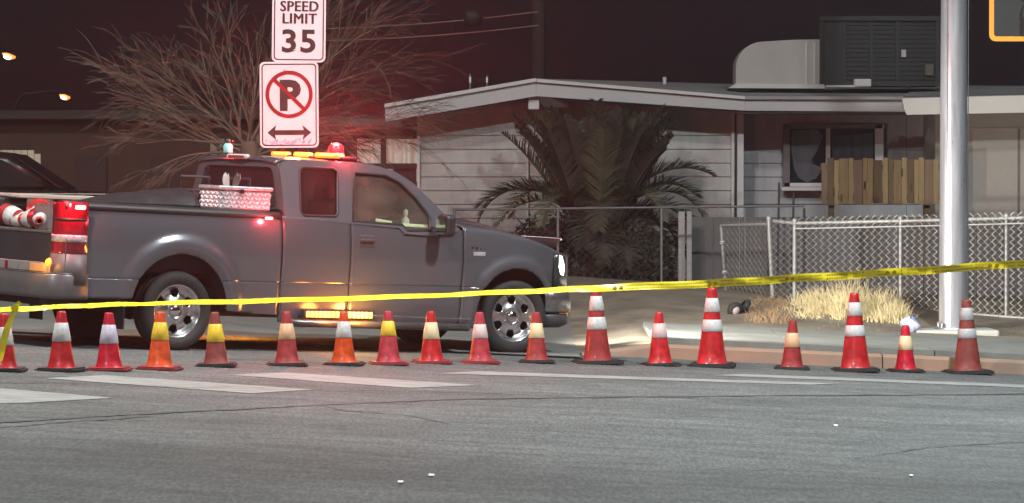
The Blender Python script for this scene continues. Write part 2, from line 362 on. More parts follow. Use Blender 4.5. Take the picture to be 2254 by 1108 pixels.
MB().box((-1.0, 0, 1.12), (.60, 1.62, .02)).build("cargo_shelf", mat("shelf_grey", (.10, .085, .085), .6), truck)
# rear light clusters on the corners
def corner_path(sg, inset=0.0): return [(-1.075, sg * (1.002 - inset)), (-1.16, sg * (1.0 - inset)), (-1.25, sg * (.985 - inset)), (-1.30, sg * (.94 - inset)), (-1.322 + inset, sg * (.86)), (-1.326 + inset, sg * .765)]
for sg in (-1, 1):
    def lens(z0, z1, nm, m, par, ex=0.0):
        pth = corner_path(sg); vs = []
        for (a, b) in pth: vs += [(a - ex * .7, b + sg * ex, z0), (a - ex, b + sg * (ex + .008), z0 + .012), (a - ex, b + sg * (ex + .008), z1 - .012), (a - ex * .7, b + sg * ex, z1)]
        mb = MB(); mb.addm(vs, [(4 * i + k, 4 * i + 4 + k, 4 * i + 5 + k, 4 * i + 1 + k) for i in range(len(pth) - 1) for k in range(3)], True); return mb.build(nm, m, par, solid=.014, off=0)
    L0 = lens(.925, 1.415, "tail_light", REDLENS, truck, .004)
    lens(1.245, 1.258, "lens_seam", BLACK, L0, .010); lens(1.035, 1.100, "reversing_lens", WHTLENS, L0, .012)
    pth = corner_path(sg)
    MB().addm([(a, b, z) for a, b in pth for z in (.62, .92)], [(2 * i, 2 * i + 2, 2 * i + 3, 2 * i + 1) for i in range(5)], True).build("corner_panel", mat("lit_corner_paint", (.11, .098, .10), .5, var=.1), truck, solid=.03, off=0)  # body paint made matt and paler so the shaded panel looks lit
    MB().box((-1.17, sg * 1.020, 1.372), (.11, .03, .04), bev=.012).build("marker_lamp", REDLIT, truck)
    MB().box((.985, sg * .985, 1.335), (.085, .035, .028), bev=.012).build("marker_lamp", REDLIT, truck)
    lamp("marker_glow", 'POINT', (-1.34, sg * 1.10, 1.47), 15, (1, .05, .06), truck, .03)
    lamp("marker_glow", 'POINT', (.985, sg * 1.13, 1.35), 7, (1, .05, .06), truck, .03)
# reflective strip and rear bumper
st = MB().box((-1.36, 0, .775), (.05, 1.7, .10), bev=.01).build("reflector_bar", mat("bar_steel", (.4, .38, .38), .4, metal=.6), truck)
for y0, w_, m_ in ((-.70, .15, "o"), (-.53, .16, "o"), (-.33, .20, "w"), (-.10, .20, "w"), (.04, .05, "r"), (.22, .22, "w"), (.50, .22, "o")):
    MB().box((-1.388, y0, .775), (.006, w_, .075)).build("reflector", {"o": mat("orange_reflector", (.6, .30, .12), .4, emit=.06, ecol=(1, .4, .1)), "w": mat("white_reflector", (.26, .24, .23), .4), "r": REDLENS}[m_], st)
MB().lathe([(0.0, .035), (.028, .03), (.042, .01), (.045, 0)], 14, Matrix.Translation((-1.38, -.83, .83)) @ Matrix.Rotation(-pi / 2, 4, 'Y')).build("corner_lamp", AMBER, truck)
lamp("amber_glow", 'POINT', (-1.5, -.84, .83), 2.2, (1, .45, .08), truck, .03)
bp_ = [(-1.04, -1.0), (-1.3, -.995), (-1.40, -.96), (-1.46, -.85), (-1.49, -.5), (-1.5, 0), (-1.49, .5), (-1.46, .85), (-1.40, .96), (-1.3, .995), (-1.04, 1.0)]
pr = [(0.0, .72), (-.02, .735), (.0, .725), (.012, .71), (.012, .52), (0, .49), (-.05, .48)]
m = MB(); vs = []
for a, b in bp_:
    L_ = sqrt((a + .6) ** 2 + b * b)
    for o_, z in pr: vs.append((a + (a + .6) / L_ * o_, b + b / L_ * o_, z))
m.addm(vs, [(7 * i + k, 7 * i + 7 + k, 7 * i + 8 + k, 7 * i + 1 + k) for i in range(10) for k in range(6)], True); m.build("rear_bumper", mat("grey_bumper", (.14, .13, .135), .35, metal=.4), truck, solid=.015)
# cab upper: sides with window openings
YB, ZB, YT, ZT = .958, 1.34, .765, 1.89
def upy(z): return YB + (YT - YB) * (z - ZB) / (ZT - ZB)
def U(px, py):
    c = TI @ (CAM - TO); r = TI @ ray(px, py); k = (YT - YB) / (ZT - ZB)      # on the tilted plane y = -upy(z)
    t = (-(YB + k * (c.z - ZB)) - c.y) / (r.y + k * r.z); q = c + r * t; return (q.x, q.z)
outer = [U(*p) for p in ((626, 482), (622, 440), (614, 372), (617, 358), (640, 353), (770, 358), (820, 364), (868, 379), (905, 402), (945, 440), (990, 487), (1012, 508), (985, 520), (945, 520), (890, 516), (878, 504), (775, 494), (660, 484))]
wq = [U(*p) for p in ((657, 374), (664, 368), (732, 371), (741, 378), (742, 470), (736, 477), (668, 475), (660, 466))]
wf = [U(*p) for p in ((778, 380), (846, 386), (878, 402), (912, 434), (938, 468), (944, 480), (946, 508), (895, 508), (884, 495), (776, 487))]
for sg in (-1, 1):
    holed(outer, [wq, wf], lambda a, b: (a, sg * upy(b), b), "cab_side", PAINT, truck, .03)
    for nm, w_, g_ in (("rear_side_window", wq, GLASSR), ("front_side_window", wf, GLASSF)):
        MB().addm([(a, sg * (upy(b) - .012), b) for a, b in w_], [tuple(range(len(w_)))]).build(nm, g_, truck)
        mm = MB(); lp = [(a, sg * (upy(b) + .012), b) for a, b in w_]; mm.tube(lp + [lp[0]], .014, 5, cap=False); mm.build("window_seal", BLACK, truck)
    a, b = U(771, 362), U(773, 490); MB().tube([(a[0], sg * (upy(a[1]) + .0155), a[1]), (b[0], sg * (upy(b[1]) + .0155), b[1])], .008, 5).build("door_seam", BLACK, truck)
    MB().tube([(1.144, sg * .985, z) for z in (.4, .7, 1.0, 1.35)], .009, 5).build("cab_gap_seal", BLACK, truck)
s_back = min(a for a, b in outer) ; s_rf = U(820, 364)[0]; z_r = U(770, 358)[1]
print("roof", s_back, s_rf, z_r, [tuple(round(v, 2) for v in p) for p in outer])
RY = upy(z_r) 
def rooff(s, k):
    y = (k / 12.0) * (RY + .012); e = 1 - abs(k / 12.0) ** 2.6
    zr = interp([(s_back - .01, z_r - .03), (s_back + .05, z_r + .002), (1.95, z_r + .0), (2.25, z_r - .02), (s_rf + .05, U(820, 364)[1])], s)
    return (s, y, zr + .034 * e - .004)
MB().grid(rooff, arange(s_back - .01, s_rf + .06, .06), range(-12, 13)).build("roof", PAINT, truck, solid=.02)
# A pillar curve shared by the windscreen
ap = [U(*p) for p in ((820, 364), (868, 379), (905, 402), (945, 440), (990, 487), (1012, 508))]
def wsf(i, k):
    a, b = ap[i]; y = (k / 10.0) * (upy(b) - .02); e = 1 - (k / 10.0) ** 2
    return (a + .19 * e * min(1, i / 3.0) + .05 * e, y, b + .055 * e * (1 - i / 5.0))
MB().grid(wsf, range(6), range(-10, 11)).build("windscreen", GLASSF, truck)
# cab back wall and rear window
sb = s_back + .03
rwp = [T(*p, s=sb) for p in ((421, 372), (432, 364), (560, 358), (586, 361), (592, 428), (588, 440), (424, 428), (412, 418))]
rww = [(max(-.72, min(.66, p.y)), p.z) for p in rwp]; print("rearwin", [(round(a, 2), round(b, 2)) for a, b in rww])
rww = [(-.77, 1.48), (-.73, 1.44), (.73, 1.44), (.77, 1.48), (.67, 1.81), (.61, 1.85), (-.61, 1.85), (-.67, 1.81)]
ob = [(-.955, .85), (.955, .85), (.958, 1.34), (RY + .0, z_r - .03), (RY * .6, z_r + .02), (0, z_r + .028), (-RY * .6, z_r + .02), (-RY, z_r - .03), (-.958, 1.34)]
holed(ob, [rww], lambda a, b: (sb - .0 + .05 * (1.4 - b) * 0, a, b), "cab_back", PAINT, truck, .03)
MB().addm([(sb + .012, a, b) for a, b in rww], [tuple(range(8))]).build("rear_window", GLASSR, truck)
bl = MB().box((sb - .03, -.02, z_r + .012), (.05, .40, .05), bev=.02).build("brake_light_housing", mat("pale_housing", (.6, .56, .54), .4), truck)
MB().box((sb - .057, -.02, z_r + .012), (.008, .30, .022)).build("brake_light", mat("dull_red", (.25, .04, .04), .3), bl)
# hood, cowl, nose
def hoodf(s, k):
    y = k / 12.0; zt = interp(FTOP, s) + .13 * .38; hw = half(s, interp(FTOP, s)) - .13 + .004
    e = 1 - abs(y) ** 3; dome = .035 * (1 - sstep(.35, .62, abs(y))); fall = .015 * sstep(4.55, 4.86, s)
    return (s + .16 * sstep(4.3, 4.75, s) * (1 - y * y), y * hw, zt + .02 * e + dome + .055 * e * (1 - sstep(3.4, 4.75, s) * .4) - fall)
MB().grid(hoodf, arange(3.40, 4.75, .07), range(-12, 13)).build("hood", PAINT, truck, solid=.02)
MB().grid(lambda s, k: (s + .14 * (1 - (k / 8.0) ** 2), k / 8.0 * .86, 1.315 + .05 * (1 - (k / 8.0) ** 2) - (.03 if s < 3.25 else 0)), [3.2, 3.3, 3.42], range(-8, 9)).build("cowl", BLACK, truck, solid=.02)
for y0 in (-.62, .1): MB().tube([(3.40, y0, 1.37), (3.32, y0 + .25, 1.42), (3.24, y0 + .55, 1.46)], .012, 6).build("wiper", BLACK, truck)
MB().grid(lambda s, k: (4.86 + .18 * (1 - (k / 10.0) ** 2), k / 10.0 * .80, s), [.68, .8, .95, 1.03, 1.075], range(-10, 11)).build("grille", mat("dark_grille", (.02, .02, .02), .4), truck, solid=.03)
g_ = MB()
for z in (.72, .83, .94, 1.06): g_.tube([(4.885 + .18 * (1 - (k / 10.0) ** 2), k / 10.0 * .58, z) for k in range(-10, 11)], .017, 6)
g_.build("grille_bar", CHROME, truck)
MB().grid(lambda v, k: (4.79 + .20 * (1 - (k / 10.0) ** 2) + .05 * v, k / 10.0 * .72, 1.13 + .095 * v), [0, .5, 1], range(-10, 11)).build("bug_deflector", BLACK, truck, solid=.008)
MB().tube([(4.845 + .20 * (1 - (k / 10.0) ** 2), k / 10.0 * .72, 1.222) for k in range(-10, 11)], .012, 6).build("hood_trim", mat("bright_trim", (.85, .83, .83), .3, metal=.2), truck)
for sg in (-1, 1):
    hp = [(4.60, .945), (4.70, .915), (4.79, .875), (4.86, .82), (4.90, .72), (4.93, .58)]
    vs = [(a - .015 * (z - .75), sg * (b + .006), z) for a, b in hp for z in (.70, .85, 1.0, 1.075)]
    hh = MB().addm(vs, [(4 * i + k, 4 * i + 4 + k, 4 * i + 5 + k, 4 * i + 1 + k) for i in range(5) for k in range(3)], True).build("headlight", mat("dark_headlamp", (.03, .032, .036), .1, coat=.8), truck, solid=.03, off=0)
    lp = [(4.665, .934, .0), (4.70, .926, .0), (4.745, .906, .0)]
    vs = []
    for i, (a, b, _) in enumerate(lp):
        z0 = [.93, .855, .84][i]; z1 = [1.055, 1.045, .96][i]
        vs += [(a, sg * (b + .016), z0), (a, sg * (b + .024), (z0 + z1) / 2), (a, sg * (b + .016), z1)]
    MB().addm(vs, [(3 * i + k, 3 * i + 3 + k, 3 * i + 4 + k, 3 * i + 1 + k) for i in range(2) for k in range(2)], True).build("headlight_lens", HEADLIT, hh, solid=.008, off=0)
    vs = [(a + .012, sg * (b + .004), z) for a, b in ((4.905, .70), (4.92, .64), (4.935, .57)) for z in (.80, 1.03)]
    MB().addm(vs, [(2 * i, 2 * i + 2, 2 * i + 3, 2 * i + 1) for i in range(2)], True).build("headlight_lens", HEADLIT, hh, solid=.02, off=0)
    lamp("headlamp_beam", 'SPOT', (5.02, sg * .72, .92), HEADLAMP, (1, .95, .84), truck, .06, (1, -.02, -.06), 78, .75)
    # bumper fog and turn lamp
    MB().box((4.86, sg * .80, .40), (.05, .10, .09), Matrix.Rotation(-sg * .6, 3, 'Z'), bev=.02).build("turn_lamp", AMBERDIM, truck)
fbp = [(4.48, -.97), (4.66, -.965), (4.82, -.93), (4.93, -.82), (5.02, -.5), (5.06, 0), (5.02, .5), (4.93, .82), (4.82, .93), (4.66, .965), (4.48, .97)]
for nm, prf, mm_ in (("front_bumper", [(-.03, .68), (0, .66), (.015, .60), (.012, .47), (-.02, .44)], mat("worn_chrome", (.40, .38, .38), .28, metal=.9, var=.15)), ("bumper_valance", [(-.03, .435), (-.01, .40), (-.02, .32), (-.10, .28)], mat("valance_grey", (.06, .055, .058), .5))):
    vs = []
    for a, b in fbp:
        dx, dy = a - 4.2, b; L_ = sqrt(dx * dx + dy * dy)
        for o_, z in prf: vs.append((a + dx / L_ * o_, b + dy / L_ * o_, z))
    n_ = len(prf); MB().addm(vs, [(n_ * i + k, n_ * i + n_ + k, n_ * i + n_ + 1 + k, n_ * i + 1 + k) for i in range(10) for k in range(n_ - 1)], True).build(nm, mm_, truck, solid=.015)
# doors: handles, mirrors, badge, running boards
for sg in (-1, 1):
    hb = MB().box((2.16, sg * 1.0, 1.135), (.19, .022, .13), bev=.01).build("handle_recess", mat("handle_dark", (.07, .05, .055), .4), truck)
    MB().box((2.16, sg * 1.018, 1.15), (.17, .03, .035), bev=.012).build("door_handle", PAINT, hb)
    mr_ = MB().box((3.02, sg * 1.17, 1.33), (.13, .20, .23), bev=.04).build("side_mirror", BLACK, truck)
    MB().box((2.952, sg * 1.17, 1.335), (.006, .17, .19)).build("mirror_glass", mat("mirror", (.5, .5, .5), .05, metal=1), mr_)
    MB().tube([(3.05, sg * .95, 1.27), (3.03, sg * 1.08, 1.29)], .03, 8).build("mirror_arm", BLACK, mr_)
    bd = MB()
    for i, (w_, h_) in enumerate(((.04, .03), (.05, .034), (.028, .03), (.012, .04))): bd.box((3.485 + i * .052, sg * 1.0, 1.105 - .004 * i), (w_ * .8, .012, h_), bev=.004)
    bd.build("fender_badge", CHROME, truck)
    MB().box((3.575, sg * 1.003, 1.045), (.155, .012, .042), bev=.004).build("badge_plate", mat("badge_silver", (.5, .48, .5), .4, metal=.4), truck)
    MB().tube([(1.25, sg * 1.0, .30), (1.32, sg * 1.05, .295), (3.38, sg * 1.05, .275), (3.46, sg * 1.0, .27)], .04, 10).build("running_board", mat("step_bar", (.1, .095, .1), .3, metal=.5), truck)
    MB().tube([(2.2, sg * 1.06, .385), (3.5, sg * 1.0, .36)], .008, 6).build("rocker_trim", ALLOY, truck)
    ab = MB().box((1.83, sg * 1.03, .385), (.86, .05, .085), bev=.015).build("warning_light_bar", BLACK, truck)
    for k in range(16):
        MB().box((1.45 + k * .0505, sg * 1.058, .385), (.041, .012, .062), bev=.005).build("led_cell", AMBERC, ab)
    lamp("amber_glow", 'POINT', (1.65, sg * 1.2, .385), 9, (1, .24, .03), truck, .08); lamp("amber_glow", 'POINT', (2.05, sg * 1.2, .385), 14, (1, .42, .06), truck, .08)
# roof light bar
zb_ = z_r + .062
bar = MB().box((2.06, -.09, zb_ - .018), (.22, 1.34, .03), bev=.012).build("light_bar", BLACK, truck)
for y0, y1 in ((.26, .55), (-.17, .11), (-.76, -.30)):
    MB().box((1.965, (y0 + y1) / 2, zb_), (.09, y1 - y0, .052), bev=.022).build("amber_module", AMBER, bar)
    MB().box((1.925, (y0 + y1) / 2 - .02, zb_ + .004), (.02, (y1 - y0) * .62, .022), bev=.008).box((1.965, y0 - .001, zb_ + .004), (.04, .012, .022)).build("amber_bulb", AMBERC, bar)
MB().lathe([(0, .115), (.045, .105), (.075, .075), (.085, .03), (.088, -.02)], 20, Matrix.Translation((2.06, -.50, zb_ + .02))).build("added_red_dome", mat("lit_dome_red", (.3, .006, .01), .35, emit=1.0, ecol=(1, .02, .035)), bar)  # red dome added to give the bar its red glow
for y0 in (-.6, .45): MB().tube([(2.06, y0, z_r + .0), (2.06, y0, zb_)], .02, 6).build("bar_foot", BLACK, bar)
lamp("bar_red", 'POINT', (2.06, -.50, zb_ + .20), 270, (1, .05, .055), truck, .05)
lamp("bar_red", 'POINT', (2.0, -.82, zb_ + .03), 10, (1, .04, .05), truck, .05)
lamp("bar_amber", 'POINT', (1.80, -.1, zb_ + .05), 8, (1, .22, .03), truck, .08)
# cab interior
SEATM = mat("seat_cloth", (.05, .042, .045), .9)
for y0 in (-.42, .42):
    st_ = MB().box((2.35, y0, .98), (.55, .52, .16), bev=.05).box((2.05, y0, 1.28), (.16, .50, .55), Matrix.Rotation(-.2, 3, 'Y'), bev=.05).build("seat", SEATM, truck)
    MB().box((1.98, y0, 1.60), (.10, .26, .18), bev=.04).build("headrest", SEATM, st_)
MB().box((1.5, 0, 1.1), (.2, 1.5, .5), bev=.05).build("rear_bench", SEATM, truck)
MB().box((3.12, 0, 1.17), (.45, 1.7, .18), bev=.06).build("dashboard", BLACK, truck)
MB().box((2.3, 0, .80), (2.3, 1.8, .05)).build("cab_floor", UNDER, truck)
Mx = Matrix.Translation((2.78, .42, 1.27)) @ Matrix.Rotation(radians(-62), 4, 'Y')
MB().tube([Mx @ Vector((.19 * cos(a * pi / 12), .19 * sin(a * pi / 12), 0)) for a in range(25)], .016, 6, cap=False).tube([Mx @ Vector((-.18, 0, 0)), Mx @ Vector((.18, 0, 0))], .02, 6).build("steering_wheel", BLACK, truck)
MB().box((2.72, 0, 1.76), (.03, .22, .07), bev=.01).build("interior_mirror", BLACK, truck)
# wheels
def tyre_mesh():
    m = MB(); R, w = .392, .13
    m.lathe([(.262, -w * .80), (.29, -w * .96), (.33, -w), (.365, -w * .93), (.384, -w * .78), (R, -w * .6), (R, -w * .3), (R - .012, -w * .28), (R - .012, -w * .2), (R, -w * .18), (R, w * .18), (R - .012, w * .2), (R - .012, w * .28), (R, w * .3), (R, w * .6), (.384, w * .78), (.365, w * .93), (.33, w), (.29, w * .96), (.262, w * .80)], 48)
    return m
def rim_mesh():
    m = MB(); n = 90; rs = [.06, .085, .10, .12, .135, .15, .165, .18, .195, .21, .225, .238, .248, .258, .27]
    dz = [.055, .058, .052, .043, .036, .03, .026, .024, .024, .028, .036, .05, .07, .085, .098]
    vs = [(r * cos(2 * pi * k / n), r * sin(2 * pi * k / n), z) for r, z in zip(rs, dz) for k in range(n)]; fs = []
    for i in range(len(rs) - 1):
        for k in range(n):
            r = (rs[i] + rs[i + 1]) / 2; a = (2 * pi * (k + .5) / n) % (2 * pi / 6) - pi / 6
            if ((r - .181) / .047) ** 2 + (a * r / .048) ** 2 < 1: continue
            fs.append((i * n + k, i * n + (k + 1) % n, (i + 1) * n + (k + 1) % n, (i + 1) * n + k))
    return m.addm(vs, fs, True)
tproto = None
for (sx, sy) in ((0, -1), (0, 1), (4.12, -1), (4.12, 1)):
    wq_ = bpy.data.objects.new("wheel", None); col.objects.link(wq_); wq_.parent = truck
    wq_.location = (sx, sy * .835, .388); wq_.rotation_euler = (pi / 2 if sy < 0 else -pi / 2, random.uniform(0, 1) if False else 0, radians(-7) if sx > 1 else 0)
    if tproto is None:
        a = tyre_mesh().build("tyre", RUBBER, wq_); b = rim_mesh().build("rim", ALLOY, wq_, solid=.012)
        c = MB().lathe([(.0, .085), (.04, .083), (.058, .07), (.064, .045), (.064, .02)], 20).build("hub_cap", CHROME, wq_)
        mm_ = MB()
        for k in range(6): an = pi / 3 * k + pi / 6; mm_.lathe([(0, .078), (.012, .076), (.014, .05)], 6, Matrix.Translation((.092 * cos(an), .092 * sin(an), 0)))
        d = mm_.build("wheel_nut", CHROME, wq_)
        e = MB().lathe([(.262, .10), (.275, .112), (.283, .104), (.284, .085)], 48).build("rim_lip", CHROME, wq_)
        f = MB().lathe([(0, -.02), (.26, -.02), (.262, -.1)], 32).build("brake_drum", UNDER, wq_)
        tproto = (a, b, c, d, e, f)
    else:
        for q in tproto: share(q, wq_)
for y0 in (-.97, .70): MB().addm([(-.62, y, z) for y in (y0, y0 + .27) for z in (.20, .55)], [(0, 1, 3, 2)]).build("mud_flap", RUBBER, truck, solid=.012)
MB().tube([(3.9, -.7, .39), (4.12, .7, .39)], .05, 8).tube([(0, -.75, .39), (0, .75, .39)], .06, 8).lathe([(0, -.14), (.1, -.12), (.15, 0), (.1, .12), (0, .14)], 12, Matrix.Translation((0, 0, .39))).build("axle", UNDER, truck)

# ---- things carried by the truck (world placed, lying on it)
def tw(v): return TM @ Vector(v) + TO
def on_truck(o, loc, rot=None):
    o.rotation_mode = 'QUATERNION'; o.location = tw(loc); R = TM @ (rot if rot else Matrix.Identity(3)); o.rotation_quaternion = R.to_quaternion(); return o
tbx = on_truck(thing("toolbox", "bright diamond plate aluminium toolbox along the near bed rail behind the cab", "toolbox"), (.735, -.74, 1.41))
DIA = mat("diamond_plate", (.62, .57, .59), .3, metal=.5, var=.2, scale=20)
MB().box((0, 0, .095), (.60, .36, .19), bev=.012).build("box_body", DIA, tbx)
MB().box((0, 0, .212), (.64, .40, .04), bev=.012).build("lid", DIA, tbx)
tr = MB()
for r_ in range(4):
    for k in range(13):
        q = Vector((-.28 + k * .045 + (.022 if r_ % 2 else 0), -.183, .03 + r_ * .042)); a = .8 if (k + r_) % 2 else -.8
        tr.box(q, (.034, .008, .013), Matrix.Rotation(a, 3, 'Y'))
    for k in range(8):
        q = Vector((-.303, -.16 + k * .045 + (.022 if r_ % 2 else 0), .03 + r_ * .042)); tr.box(q, (.008, .034, .013), Matrix.Rotation(.8 if (k + r_) % 2 else -.8, 3, 'X'))
tag(tr.build("tread_pattern", mat("tread_bright", (.88, .84, .86), .25, metal=.2), tbx), kind="stuff")
MB().box((-.05, -.195, .18), (.05, .02, .05), bev=.006).build("latch", CHROME, tbx)
for x0 in (-.2, .2): MB().box((x0, -.12, -.03), (.03, .05, .06)).build("mounting_foot", CHROME, tbx)
tarp = MB()
def tf(u, v):
    e = (1 - abs(v) ** 4) * (sstep(-1.0, -.2, u) * (1 - sstep(.92, 1, u)))
    return (u * .62, v * .42, .02 + .17 * e * (.55 + .45 * u) + .012 * sin(u * 9 + v * 7) * e)
tarp.grid(tf, [i / 12 for i in range(-12, 13)], [i / 8 for i in range(-8, 9)])
tarp.grid(lambda u, v: (u * .62, v * .42, 0), [-1, 0, 1], [-1, 0, 1])
o = tarp.build("tarpaulin", mat("black_tarp", (.03, .026, .028), .45, bump=.3, bscale=14)); on_truck(o, (.12, .30, 1.405)); tag(o, "dark tarpaulin bundle lying over the truck bed beside the toolbox", "tarpaulin")
rk = on_truck(thing("equipment_rack", "black metal equipment rack standing in the truck bed against the cab window", "rack"), (.98, .48, 1.30))
for y0 in (-.28, .28):
    MB().tube([(0, y0, -.4), (0, y0, .42)], .014, 6).build("rack_post", BLACK, rk)
for z0 in (.42, .28, .02):
    MB().tube([(0, -.28, z0), (0, .28, z0)], .014, 6).build("rack_bar", mat("worn_bar", (.16, .14, .15), .4, metal=.4), rk)
MB().box((-.06, .05, .13), (.12, .36, .2), bev=.02).build("rack_box", BLACK, rk)
for k, (y0, z0, l0) in enumerate(((.90, 1.455, 2.0), (.78, 1.45, 1.7), (.66, 1.445, 1.85))):
    o = MB().box((0, 0, 0), (l0, .09, .03), bev=.004).build("wooden_board", mat("pale_board", (.42, .36, .3), .8, var=.2, scale=5, stretch=(.4, 4, 4))); on_truck(o, (-.25 + .1 * k, y0, z0), Matrix.Rotation(.02 * (k - 1), 3, 'Z'))
    tag(o, ["pale wooden board along the far bed rail of the truck, outermost of three", "pale wooden board in the truck bed, middle one of three", "pale wooden board in the truck bed, nearest to the toolbox of three"][k], "board", "boards in the truck bed")
bt = on_truck(thing("bottle", "small teal bottle with a dark top standing on the truck roof", "bottle"), (1.30, .38, z_r + .045))
MB().lathe([(0, 0), (.045, 0), (.05, .01), (.05, .075), (.035, .095), (.02, .10)], 16).build("bottle_body", mat("teal_plastic", (.25, .62, .62), .4, emit=.0), bt)
MB().lathe([(.02, .10), (.026, .105), (.03, .125), (.024, .145), (0, .147)], 12).build("cap", mat("dark_cap", (.05, .05, .06), .5), bt)
MB().box((.03, -.005, .125), (.02, .06, .018)).build("trigger", BLACK, bt)
for q, lb in (((sb + .04, .17, 1.64), "white paper scrap seen through the middle of the truck's rear window"), ((sb + .04, -.46, 1.52), "small white paper scrap at the corner of the truck's rear window")):
    big = q[1] > 0
    pts = [(-.05, -.02), (-.03, -.12), (.01, -.15), (.05, -.02), (.075, .08), (.055, .13), (.03, .10), (.0, .14), (-.04, .11), (-.06, .05)] if big else [(-.06, -.05), (.06, -.06), (.065, .05), (.03, .03), (.0, .05), (-.03, .03), (-.06, .06)]
    o = MB().prism(pts, 0, .006, lambda a, b, t: (-t - .02 * sin(b * 14), -a, b)).build("paper_scrap", mat("white_paper", (.8, .76, .74), .8)); on_truck(o, (q[0] - .075, q[1], q[2])); tag(o, lb, "paper")
vest = on_truck(thing("safety_vest", "safety vest with pale green reflective bands lying along the cab window sill", "vest"), (2.62, -.78, 1.285))
MB().grid(lambda u, v: (u * .40, v * .1, .025 + .02 * sin(u * 6) - .02 * v * v), [i / 10 for i in range(-10, 11)], [-1, -.4, .4, 1]).build("vest_cloth", mat("hi_vis_dark", (.10, .11, .04), .8), vest, solid=.02)
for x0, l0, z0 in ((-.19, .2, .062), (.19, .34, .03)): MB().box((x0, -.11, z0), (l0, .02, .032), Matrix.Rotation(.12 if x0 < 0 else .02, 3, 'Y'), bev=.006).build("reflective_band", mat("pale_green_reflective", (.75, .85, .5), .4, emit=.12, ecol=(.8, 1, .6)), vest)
MB().lathe([(0, .17), (.022, .15), (.026, .11), (.014, .09), (.04, .06), (.045, 0)], 10, Matrix.Translation((.14, -.02, .03))).build("clip_tag", mat("pale_rag", (.5, .52, .4), .8), vest)

# ------------------------------------------------------------------ traffic cones
def conemat(nm, c, gl=.38): return mat("cone_" + nm, c, gl, var=.12, scale=13, c2=tuple(x * .40 for x in c), coat=.15, detail=7)
BASEM = mat("cone_base_black", (.025, .022, .022), .7, scale=20); BASER = mat("cone_base_red", (.25, .03, .035), .55, scale=20)
def cone(name, label, base, h, cm, bands, wide, bw, tall=False, rz=0.0, bmt=None, group="traffic cones standing in a row across the road", squash=1.0):
    o = thing(name, label, "traffic cone", base, rz, group)
    r0, r1 = wide, .036 if not tall else .045
    rr = lambda f: r0 + (r1 - r0) * f
    o.rotation_euler = (random.gauss(0, .012), random.gauss(0, .016), rz)
    b = MB(); t = .02 if not tall else .03
    b.prism(rrect(-bw, -bw, bw, bw, bw * .25, 3), .006, t, lambda a, c, z: (a, c, z)); b.prism(rrect(-bw * .9, -bw * .9, bw * .9, bw * .9, bw * .25, 3), t, t + .012, lambda a, c, z: (a, c, z))
    n = 4 if tall else 2
    for i in range(-n, n + 1):
        for (a, c) in ((i / n * bw * .86, -bw * .92), (i / n * bw * .86, bw * .92), (-bw * .92, i / n * bw * .86), (bw * .92, i / n * bw * .86)): b.box((a, c, .005 if tall else .004), (bw * .12, bw * .12, .014 if tall else .009))
    b.build("base", bmt or BASEM, o)
    prof = [(rr(0) + .014, t + .008), (rr(0) + .004, t + .024)] + [(rr(f), t + .024 + (h - t - .024) * f) for f in (.12, .3, .5, .7, .86, .97)] + [(r1 * .96, h - .004), (r1 * .7, h), (r1 * .6, h - .03)]
    MB().lathe(prof, 28).build("cone_body", cm, o)
    for (f0, f1, bm_) in bands:
        hz = lambda f: t + .024 + (h - t - .024) * f
        MB().lathe([(rr(f0) + .001, hz(f0)), (rr(f0) + .005, hz(f0) + .004), (rr((f0 + f1) / 2) + .006, hz((f0 + f1) / 2)), (rr(f1) + .005, hz(f1) - .004), (rr(f1) + .001, hz(f1))], 28).build("reflective_collar", bm_, o)
    return o
WH = mat("collar_white", (.68, .65, .64), .35, var=.1, scale=30, c2=(.46, .43, .42)); LAV = mat("collar_lavender", (.56, .51, .60), .3, var=.08, scale=30)
YEL = mat("collar_yellow", (.80, .52, .04), .4, var=.1, scale=20); PEA = mat("collar_peach", (.72, .42, .24), .4, var=.1, scale=20)
CRM = mat("collar_cream", (.74, .57, .34), .4, var=.1, scale=25); PNK = mat("collar_pink", (.66, .47, .45), .4, var=.08, scale=25); GRY = mat("collar_grey", (.42, .40, .40), .45, var=.15, scale=30)
cR = conemat("red", (.62, .018, .022)); cO = conemat("orange", (.80, .085, .012)); cF = conemat("fluorescent", (.92, .11, .025)); cD = conemat("faded", (.30, .045, .035), .6)
cM = conemat("dull_red", (.44, .035, .038), .55); cP = conemat("pinkish", (.54, .035, .055), .5); cB = conemat("brick", (.38, .022, .020), .6); cC = conemat("crimson", (.66, .012, .035))
